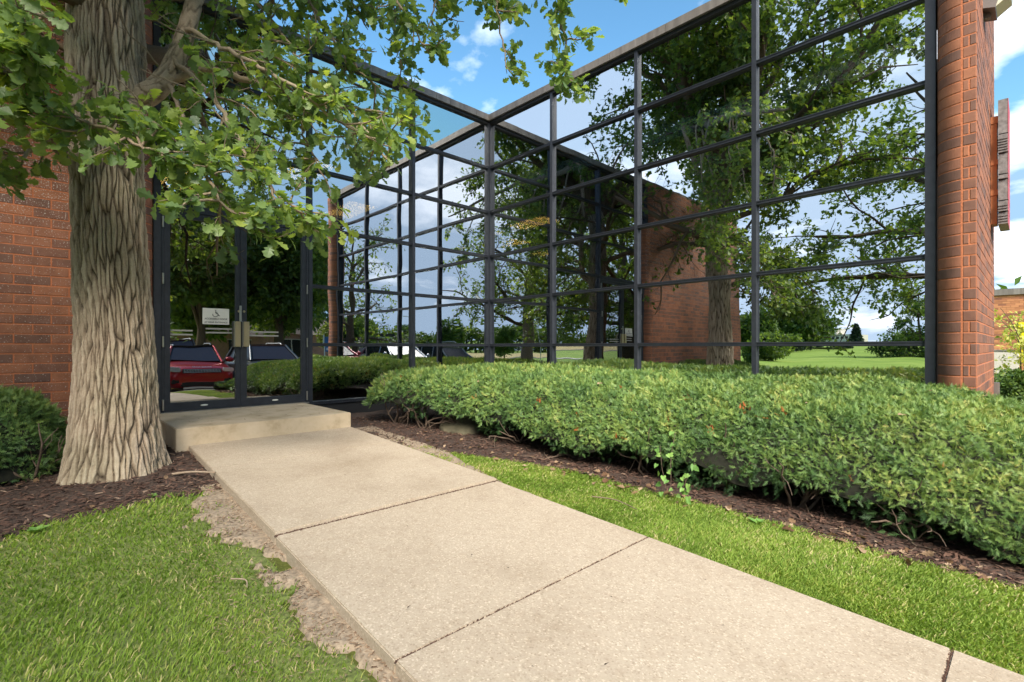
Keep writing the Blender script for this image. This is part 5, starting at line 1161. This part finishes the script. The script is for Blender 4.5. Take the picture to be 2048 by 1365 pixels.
def conifer(name, label, x, y, H, cr, seed, n=2600, ls=0.4, base=0.08, cat='tree', group=None):
    r = np.random.default_rng(seed); z0 = float(hz(x, y)); t = thing(name, label, cat, (x, y, z0), 0, group)
    h = base+(1-base)*r.random(n)**1.15; a = r.random(n)*6.28; tier = 0.86+0.14*np.sin(h*38); rr = cr*(1-h)**0.85*tier*(0.45+0.55*r.random(n)**0.5)
    P = np.stack([rr*np.cos(a), rr*np.sin(a), h*H], 1); D = np.stack([np.cos(a), np.sin(a), -0.15+0*a], 1); mb = MB(); leaves_at(mb, P, D, ls, QUADL, 2, r, 0.45, 0.1, ls*0.3, 0.45, 0.25)
    w0 = MB(); w0.tube([(0, 0, -0.2), (0, 0, H*0.97)], [0.14*H/8, 0.01], 7, 0.3); obj('trunk', w0.mesh('trunk'), M['bark_far'], t); tag(obj('foliage', mb.mesh('foliage'), M['needle'], t), kind='stuff'); return t
# beyond the car park (mirrored in the left glass wall and the doors)
blob_tree('maple_tree', 'dense dark maple mirrored in the upper part of the left door', 27.2, 0.8, 11.0, 2.4, 4.6, 101, M['oak_dark'], 7000, 0.34, tr=0.3)
blob_tree('maple_tree', 'dense dark maple mirrored in the upper part of the right door', 26.8, 5.2, 11.5, 2.3, 4.4, 102, M['oak_dark'], 7000, 0.34, tr=0.3)
blob_tree('maple_tree', 'dark maple standing further back between the two mirrored in the doors', 33.0, 2.0, 12.5, 2.6, 5.0, 103, M['oak_dark'], 4500, 0.45)
blob_tree('maple_tree', 'dark maple behind the blue sign left of the house', 34.5, 7.6, 10.5, 2.4, 3.6, 104, M['oak_dark'], 3500, 0.4)
blob_tree('maple_tree', 'small round tree mirrored beside the door frame above the driveway', 37.5, 13.3, 3.6, 1.0, 1.5, 105, M['olive'], 1500, 0.26, tr=0.1)
blob_tree('maple_tree', 'young leafy tree mirrored alone over the silver car', 40.6, -29.3, 4.6, 1.1, 1.7, 106, M['maple'], 1300, 0.30, tr=0.09)
blob_tree('maple_tree', 'young round tree mirrored right of the glass corner mullion', 44.2, -41.5, 4.4, 1.2, 2.0, 107, M['maple'], 1500, 0.30, tr=0.1)
for k, (px_, py_, h_, s_) in enumerate(((47, -13, 5.0, 2.6), (52, -17, 6.5, 3.0), (50, -22, 5.2, 2.8), (56, -26, 6.0, 2.6), (45, 0.0, 7.5, 3.4), (49, 8.5, 6.5, 3.0))):
    blob_tree('maple_tree', ('bushy tree in the dark clump behind the board sign, nearest to it', 'taller bushy tree in the dark clump behind the board sign', 'bushy tree right of the tall one in the dark clump', 'bushy tree at the right end of the dark clump', 'tall bushy tree beside the pink brick house', 'bushy tree behind the driveway and the house')[k], px_, py_, h_, 0.8, s_, 120+k, M['maple'], 1600, 0.42, group='trees beyond the car park')
# far tree line as one mass
def tree_line(name, pts, hh, seed, m, n, ls, kind='stuff', depth_=9):
    r = np.random.default_rng(seed); P = np.array(pts, float); L = np.concatenate([[0], np.cumsum(np.linalg.norm(np.diff(P, axis=0), axis=1))]); u = r.random(n)*L[-1]
    x = np.interp(u, L, P[:, 0])+r.normal(size=n)*depth_*0.5; y = np.interp(u, L, P[:, 1])+r.normal(size=n)*depth_*0.5
    top_ = hh*(0.72+0.28*np.sin(u/hh*1.9+1)*np.sin(u/hh*0.73)+0.16*np.sin(u/hh*4.1)); z = hz(x, y)+top_*r.random(n)**0.55
    mb = MB(); leaves_at(mb, np.stack([x, y, z], 1), unit(r.normal(size=(n, 3))), ls, QUADL, 3, r, 0.9, 0.1, ls*0.5, 0.45, 0.3); return tag(obj(name, mb.mesh(name), m), kind=kind)
tree_line('far_woods', [(150, 190), (185, 60), (200, -30), (195, -110), (170, -170), (125, -215), (60, -250)], 10, 5, M['maple'], 14000, 1.7)
tree_line('far_woods', [(60, -252), (10, -275), (-30, -268), (-36, -266)], 7, 16, M['maple'], 4500, 1.7)
tree_line('far_woods', [(-74, -226), (-84, -205), (-90, -160), (-95, -60)], 11, 6, M['maple'], 9000, 1.8)
tree_line('far_woods', [(-40, 90), (20, 110), (90, 100), (150, 60)], 9, 8, M['maple'], 3500, 1.8)
# golf course (mirrored in the right glass wall)
blob_tree('evergreen_shrub', 'big round dark shrub mirrored beside the oak trunk', -8.4, -38.2, 3.0, 0.0, 2.5, 130, M['oak_dark'], 5200, 0.22, cat='shrub', tr=0.1)
blob_tree('lime_tree', 'broad tree mirrored behind the big round shrub', -24.5, -96, 9.5, 1.0, 6.0, 131, M['maple'], 2800, 0.75)
blob_tree('lime_tree', 'tree mirrored just right of the oak trunk', -25.5, -78, 8.2, 1.0, 4.5, 132, M['maple'], 2200, 0.6)
blob_tree('lime_tree', 'dark tree mirrored left of the white building', -29, -112, 7.2, 1.5, 3.8, 133, M['oak_dark'], 1800, 0.6)
grove_tree('maple_tree', 'bright green maple mirrored near the right end of the glass', -1.2, -56.5, 8.6, 1.2, 3.3, 134, M['maple'], (0, 0), 0.20, 0.29, 6, 14, low=10.0)
grove_tree('maple_tree', 'taller olive green tree mirrored at the right edge of the glass', 4.4, -62.0, 13, 3.4, 5.6, 135, M['maple'], (0, 0), 0.34, 0.29, 5, 14)
conifer('spruce_tree', 'lone pointed blue spruce mirrored beside the white building', -42.3, -216, 9.8, 3.0, 136, 2600, 0.8)
for k, (x_, y_, h_) in enumerate(((-25.8, -104, 2.6), (-27.4, -116.8, 2.7), (-28.9, -129.7, 2.8), (-21.2, -116, 2.9), (-22.3, -129.3, 3.4), (-24.4, -138.0, 3.2))):
    conifer('young_pine', ('small pine on the golf course, leftmost of the row', 'small pine on the golf course, second from the left', 'small pine on the golf course, third from the left', 'small pine right of the sand bunker', 'small pine below the blue spruce', 'small pine behind and right of the blue spruce')[k], x_, y_, h_, 1.5, 140+k, 700, 0.35, group='young pines on the golf course')
bm = bmesh.new(); bmesh.ops.create_circle(bm, cap_ends=True, segments=24, radius=1)
for v in bm.verts: v.co = Vector((v.co.x*3.6, v.co.y*1.7, 0))
tag(obj('sand_bunker', bm, M['sand'], None, (-20.0, -105, float(hz(-20, -105))+0.35)), kind='structure').rotation_euler = (R(9), 0, R(20))
# far white office on the hill
off = thing('office_block', 'long white three storey office block far across the golf course', 'building', (-80, -335, float(hz(-80, -335))), R(14)); W_ = simple('white_concrete', (0.62, 0.58, 0.50), 0.8)
obj('wall', boxes([(-16, -6, -2, 16, 6, 7.2), (-9, -4, 7.2, 4, 4, 11.0)]), W_, off)
for zz in (1.2, 4.6):
    for k in range(15): obj('window', boxes([(-15+2*k, 6.0, zz, -13.7+2*k, 6.06, zz+1.4)]), M['black'], off)
for k in range(3): obj('window', boxes([(-7+3*k, 4.0, 8.6, -5.2+3*k, 4.06, 10)]), M['black'], off)
# house with pinkish brick and brown roof beyond the car park
hs_ = thing('brick_house', 'low pinkish brick house with brown hipped roof mirrored behind the cars', 'house', (44, 6, float(hz(44, 6))), R(-4)); pk = simple('pink_brick', (0.42, 0.24, 0.18), 0.85, nscale=5, var=0.15); rf = simple('brown_shingle', (0.20, 0.15, 0.12), 0.9, nscale=6, var=0.2)
obj('wall', boxes([(-4, -16, -1, 4, 12, 2.6)]), pk, hs_)
V = [(-4.5, -16.5, 2.6), (4.5, -16.5, 2.6), (4.5, 12.5, 2.6), (-4.5, 12.5, 2.6), (0, -12, 5.0), (0, 8, 5.0)]; me = bpy.data.meshes.new('roof'); me.from_pydata(V, [], [(0,3,2,1), (0,1,4), (1,2,5,4), (2,3,5), (3,0,4,5)]); obj('roof', me, rf, hs_)
for k in range(6): wn = obj('window', boxes([(-4.04, -14+4.4*k, 0.7, -3.99, -12.2+4.4*k, 2.1)]), CG, hs_); obj('frame', boxes([(-4.07, -14.1+4.4*k, 0.62, -4.045, -12.1+4.4*k, 0.7), (-4.07, -14.1+4.4*k, 2.1, -4.045, -12.1+4.4*k, 2.18), (-4.07, -13.14+4.4*k, 0.7, -4.045, -13.06+4.4*k, 2.1)]), W_, wn)
hs2 = thing('gabled_house', 'distant house with tall brown gable mirrored above the blue sign', 'house', (62, 27.5, float(hz(62, 27.5))), R(20))
obj('wall', boxes([(-5, -6, -1, 5, 6, 3.0)]), pk, hs2); me = bpy.data.meshes.new('roof'); me.from_pydata([(-5.5, -6.5, 3), (5.5, -6.5, 3), (5.5, 6.5, 3), (-5.5, 6.5, 3), (0, -2, 6.6), (0, 2, 6.6)], [], [(0,3,2,1), (0,1,4), (1,2,5,4), (2,3,5), (3,0,4,5)]); obj('roof', me, rf, hs2)
# signs
bs_ = thing('blue_sign', 'blue real estate sign on a white post mirrored above the hedge', 'sign', (31.3, 10.7, float(hz(31.3, 10.7))), R(180+18)); bl = simple('sign_blue', (0.02, 0.12, 0.32), 0.5)
obj('panel', boxes([(-0.02, -0.60, 0.95, 0.02, 0.60, 2.25)]), bl, bs_); obj('post', boxes([(-0.04, -0.05, -0.2, -0.021, 0.05, 2.35), (-0.04, 0.62, -0.2, 0.04, 0.70, 2.4)]), M['white'], bs_)
text('FOR LEASE', 0.20, M['white'], bs_, (0.024, 0, 1.65), (R(90), 0, R(90))); obj('rider', boxes([(0.021, -0.5, 1.06, 0.026, 0.5, 1.22)]), M['white'], bs_)
bo = thing('directory_board', 'dark framed directory board with pale lettered rows mirrored over the silver car', 'sign', (30.2, -14.9, float(hz(30.2, -14.9))), R(180-32)); gr_ = simple('board_face', (0.42, 0.43, 0.40), 0.5)
obj('frame', boxes([(-0.12, -0.75, 0, 0.0, -0.62, 2.5), (-0.12, 0.62, 0, 0.0, 0.75, 2.5), (-0.12, -0.75, 2.5, 0.0, 0.75, 2.72)]), CB, bo)
for k in range(6):
    rw = obj('row', boxes([(-0.06, -0.615, 0.55+0.32*k, -0.02, 0.615, 0.84+0.32*k)]), gr_, bo)
    obj('lettering', boxes([(-0.019, -0.50+0.13*q, 0.63+0.32*k, -0.015, -0.42+0.13*q+0.02*((q*k) % 3), 0.76+0.32*k) for q in range(7-(k % 3))]), M['black'], rw)
for k, (x_, y_) in enumerate(((38.5, -22.5), (47.5, -52))):
    p_ = thing('light_pole', ('slim pale street light mirrored right of the directory board', 'slim pale street light mirrored right of the glass corner')[k], 'lamp post', (x_, y_, float(hz(x_, y_)))); q = MB(); q.tube([(0, 0, 0), (0, 0, 4.6)], [0.07, 0.04], 8); obj('pole', q.mesh('pole'), M['kerb'], p_); q = MB(); q.tube([(0, 0, 4.55), (0.15, 0.1, 4.75), (0.8, 0.3, 4.8)], [0.035, 0.03, 0.06], 6); obj('lamp_head', q.mesh('lamp_head'), M['kerb'], p_)

# ------------------------------------------------------------------ right of the building
nb2 = thing('brick_annex', 'low tan brick building with dark coping beyond the yellow truck', 'building', (6, 28.6, float(hz(6, 28.6))), 0)
tb = simple('tan_brick', (0.36, 0.17, 0.085), 0.85, nscale=2.2, var=0.3)
obj('wall', boxes([(-2.6, 0, -0.5, 26, 8, 3.72)]), tb, nb2); obj('coping', boxes([(-2.7, -0.1, 3.72, 26.1, 8.1, 4.02)]), M['coping'], nb2)
restF = []; restV = []; n = 0
for row in range(38):
    for c_ in range(22):
        x0 = -0.5+c_*0.3+(0.15 if row % 2 else 0); z0 = -0.1+row*0.1
        if z0+0.09 > 3.71: continue
        V = np.array([(x0, -0.004-0.006*((row*7+c_*3) % 3), z0), (x0+0.285, -0.004-0.006*((row*7+c_*3) % 3), z0), (x0+0.285, -0.004-0.006*((row*7+c_*3) % 3), z0+0.088), (x0, -0.004-0.006*((row*7+c_*3) % 3), z0+0.088)]); V2 = V+np.array([0, 0.02, 0])
        restV.append(np.concatenate([V, V2])); restF.append(np.array([[0,1,2,3],[0,4,5,1],[1,5,6,2],[2,6,7,3],[3,7,4,0]])+n); n += 8
m_, nt_, bs2, out_ = mat('annex_brick'); gg = N(nt_, 'ShaderNodeNewGeometry'); rr_ = ramp(nt_, gg.outputs['Random Per Island'], [(0, (0.17, 0.07, 0.045)), (0.4, (0.34, 0.14, 0.065)), (1, (0.48, 0.22, 0.10))]); LK(nt_, rr_.outputs[0], bs2.inputs['Base Color']); bs2.inputs['Roughness'].default_value = 0.85
tag(obj('brickwork', npmesh('brickwork', np.concatenate(restV), np.concatenate(restF)), m_, nb2), kind='stuff')
yt = thing('yellow_truck', 'bright yellow box body of a truck parked beyond the brick side wall', 'truck', (8.2, 22.6, float(hz(8.2, 22.6))), 0); yl = simple('truck_yellow', (0.80, 0.62, 0.0), 0.45)
obj('box_body', bevbox(-1.45, -1.1, 0.75, 4.6, 1.1, 2.15, 0.04, 2), yl, yt); obj('side_rail', boxes([(-1.46, -1.125, 0.62, 4.6, -1.101, 0.80)]), simple('truck_yellow_dark', (0.55, 0.40, 0.0), 0.5), yt)
obj('chassis', boxes([(-1.2, -0.8, 0.45, 5.6, 0.8, 0.745)]), CB, yt); obj('cab', bevbox(4.7, -1.05, 0.6, 6.3, 1.05, 2.3, 0.12, 3), yl, yt); obj('cab_window', boxes([(5.1, -1.062, 1.45, 5.9, -1.052, 2.05)]), CG, yt)
for xx in (-0.3, 5.4):
    for yy in (-0.95, 0.95): wheel(yt, xx, yy, 0.44)
obj('lamp', bevbox(-0.95, -1.14, 1.25, -0.70, -1.102, 1.42, 0.01), HL, yt)
obj_ = thing('utility_cabinet', 'pale grey utility cabinet beside the yellow truck', 'cabinet', (6.45, 19.0, float(hz(6.45, 19)))); obj('cabinet', bevbox(-0.4, -0.3, 0, 0.4, 0.3, 1.0, 0.02), M['kerb'], obj_); obj('door', boxes([(-0.34, -0.312, 0.06, 0.34, -0.302, 0.92)]), M['kerb'], obj_); obj('lid', bevbox(-0.43, -0.33, 1.002, 0.43, 0.33, 1.05, 0.01), M['coping'], obj_)
T = Tree(201); sx_, sy2 = 7.35, 6.3; z0 = float(hz(sx_, sy2)); sp_ = thing('pale_sapling', 'pale yellow green sapling growing just beyond the brick side wall', 'tree', (sx_, sy2, z0))
for k in range(9):
    a = k*2.4; q = wander((0.06*math.cos(a), 0.06*math.sin(a), 0), (0.33*math.cos(a), 0.33*math.sin(a), 1), 1.7+0.5*T.r.random(), 8, T.r, 0.13); T.limb(q, 0.016, 0.004, 5); T.twigs(q, 10, 0.42, 0.2, 3, 0.005, 0.08)
P, D = T.arrays(); mb = MB(); leaves_at(mb, P, D, 0.072, QUADL, 5, T.r, 0.9, 0.2, 0.03, 0.5, 0.3)
tag(obj('stems', T.wood.mesh('stems', True), M['bark_far'], sp_), kind='stuff'); tag(obj('foliage', mb.mesh('foliage'), M['pale'], sp_), kind='stuff')
blob_tree('green_shrub', 'light green leafy shrub at the foot of the pale sapling', 7.15, 5.0, 0.85, 0.0, 0.62, 202, M['maple'], 1700, 0.07, cat='shrub', tr=0.02)
flat('gravel_path', (6.95, 2.6, 14, 5.2), M['kerb'], 0.02, sub=0.5)

def edge_l(x, y): return (y < walk_l(x)-0.06) & (y > walk_l(x)-0.42) & (x > 2.95) & (x < 9)
chips('dry_thatch', edge_l, (2.9, 9, -6.4, -5.2), 5000, 0.0065, 55, leafmat('thatch', [(0.0, (0.10, 0.07, 0.045)), (0.5, (0.24, 0.18, 0.11)), (1.0, (0.36, 0.29, 0.19))], 0.9, 0, 3.0, 0.2), 0.45, 0.6)
blades('grass', edge_l, (2.9, 9.0, -6.4, -5.25), 9000, 0.030, 47, thin=lambda x, y: np.clip(0.25+0.9*snoise(np.stack([x, y], 1), 11, 16, 3), 0, 1))
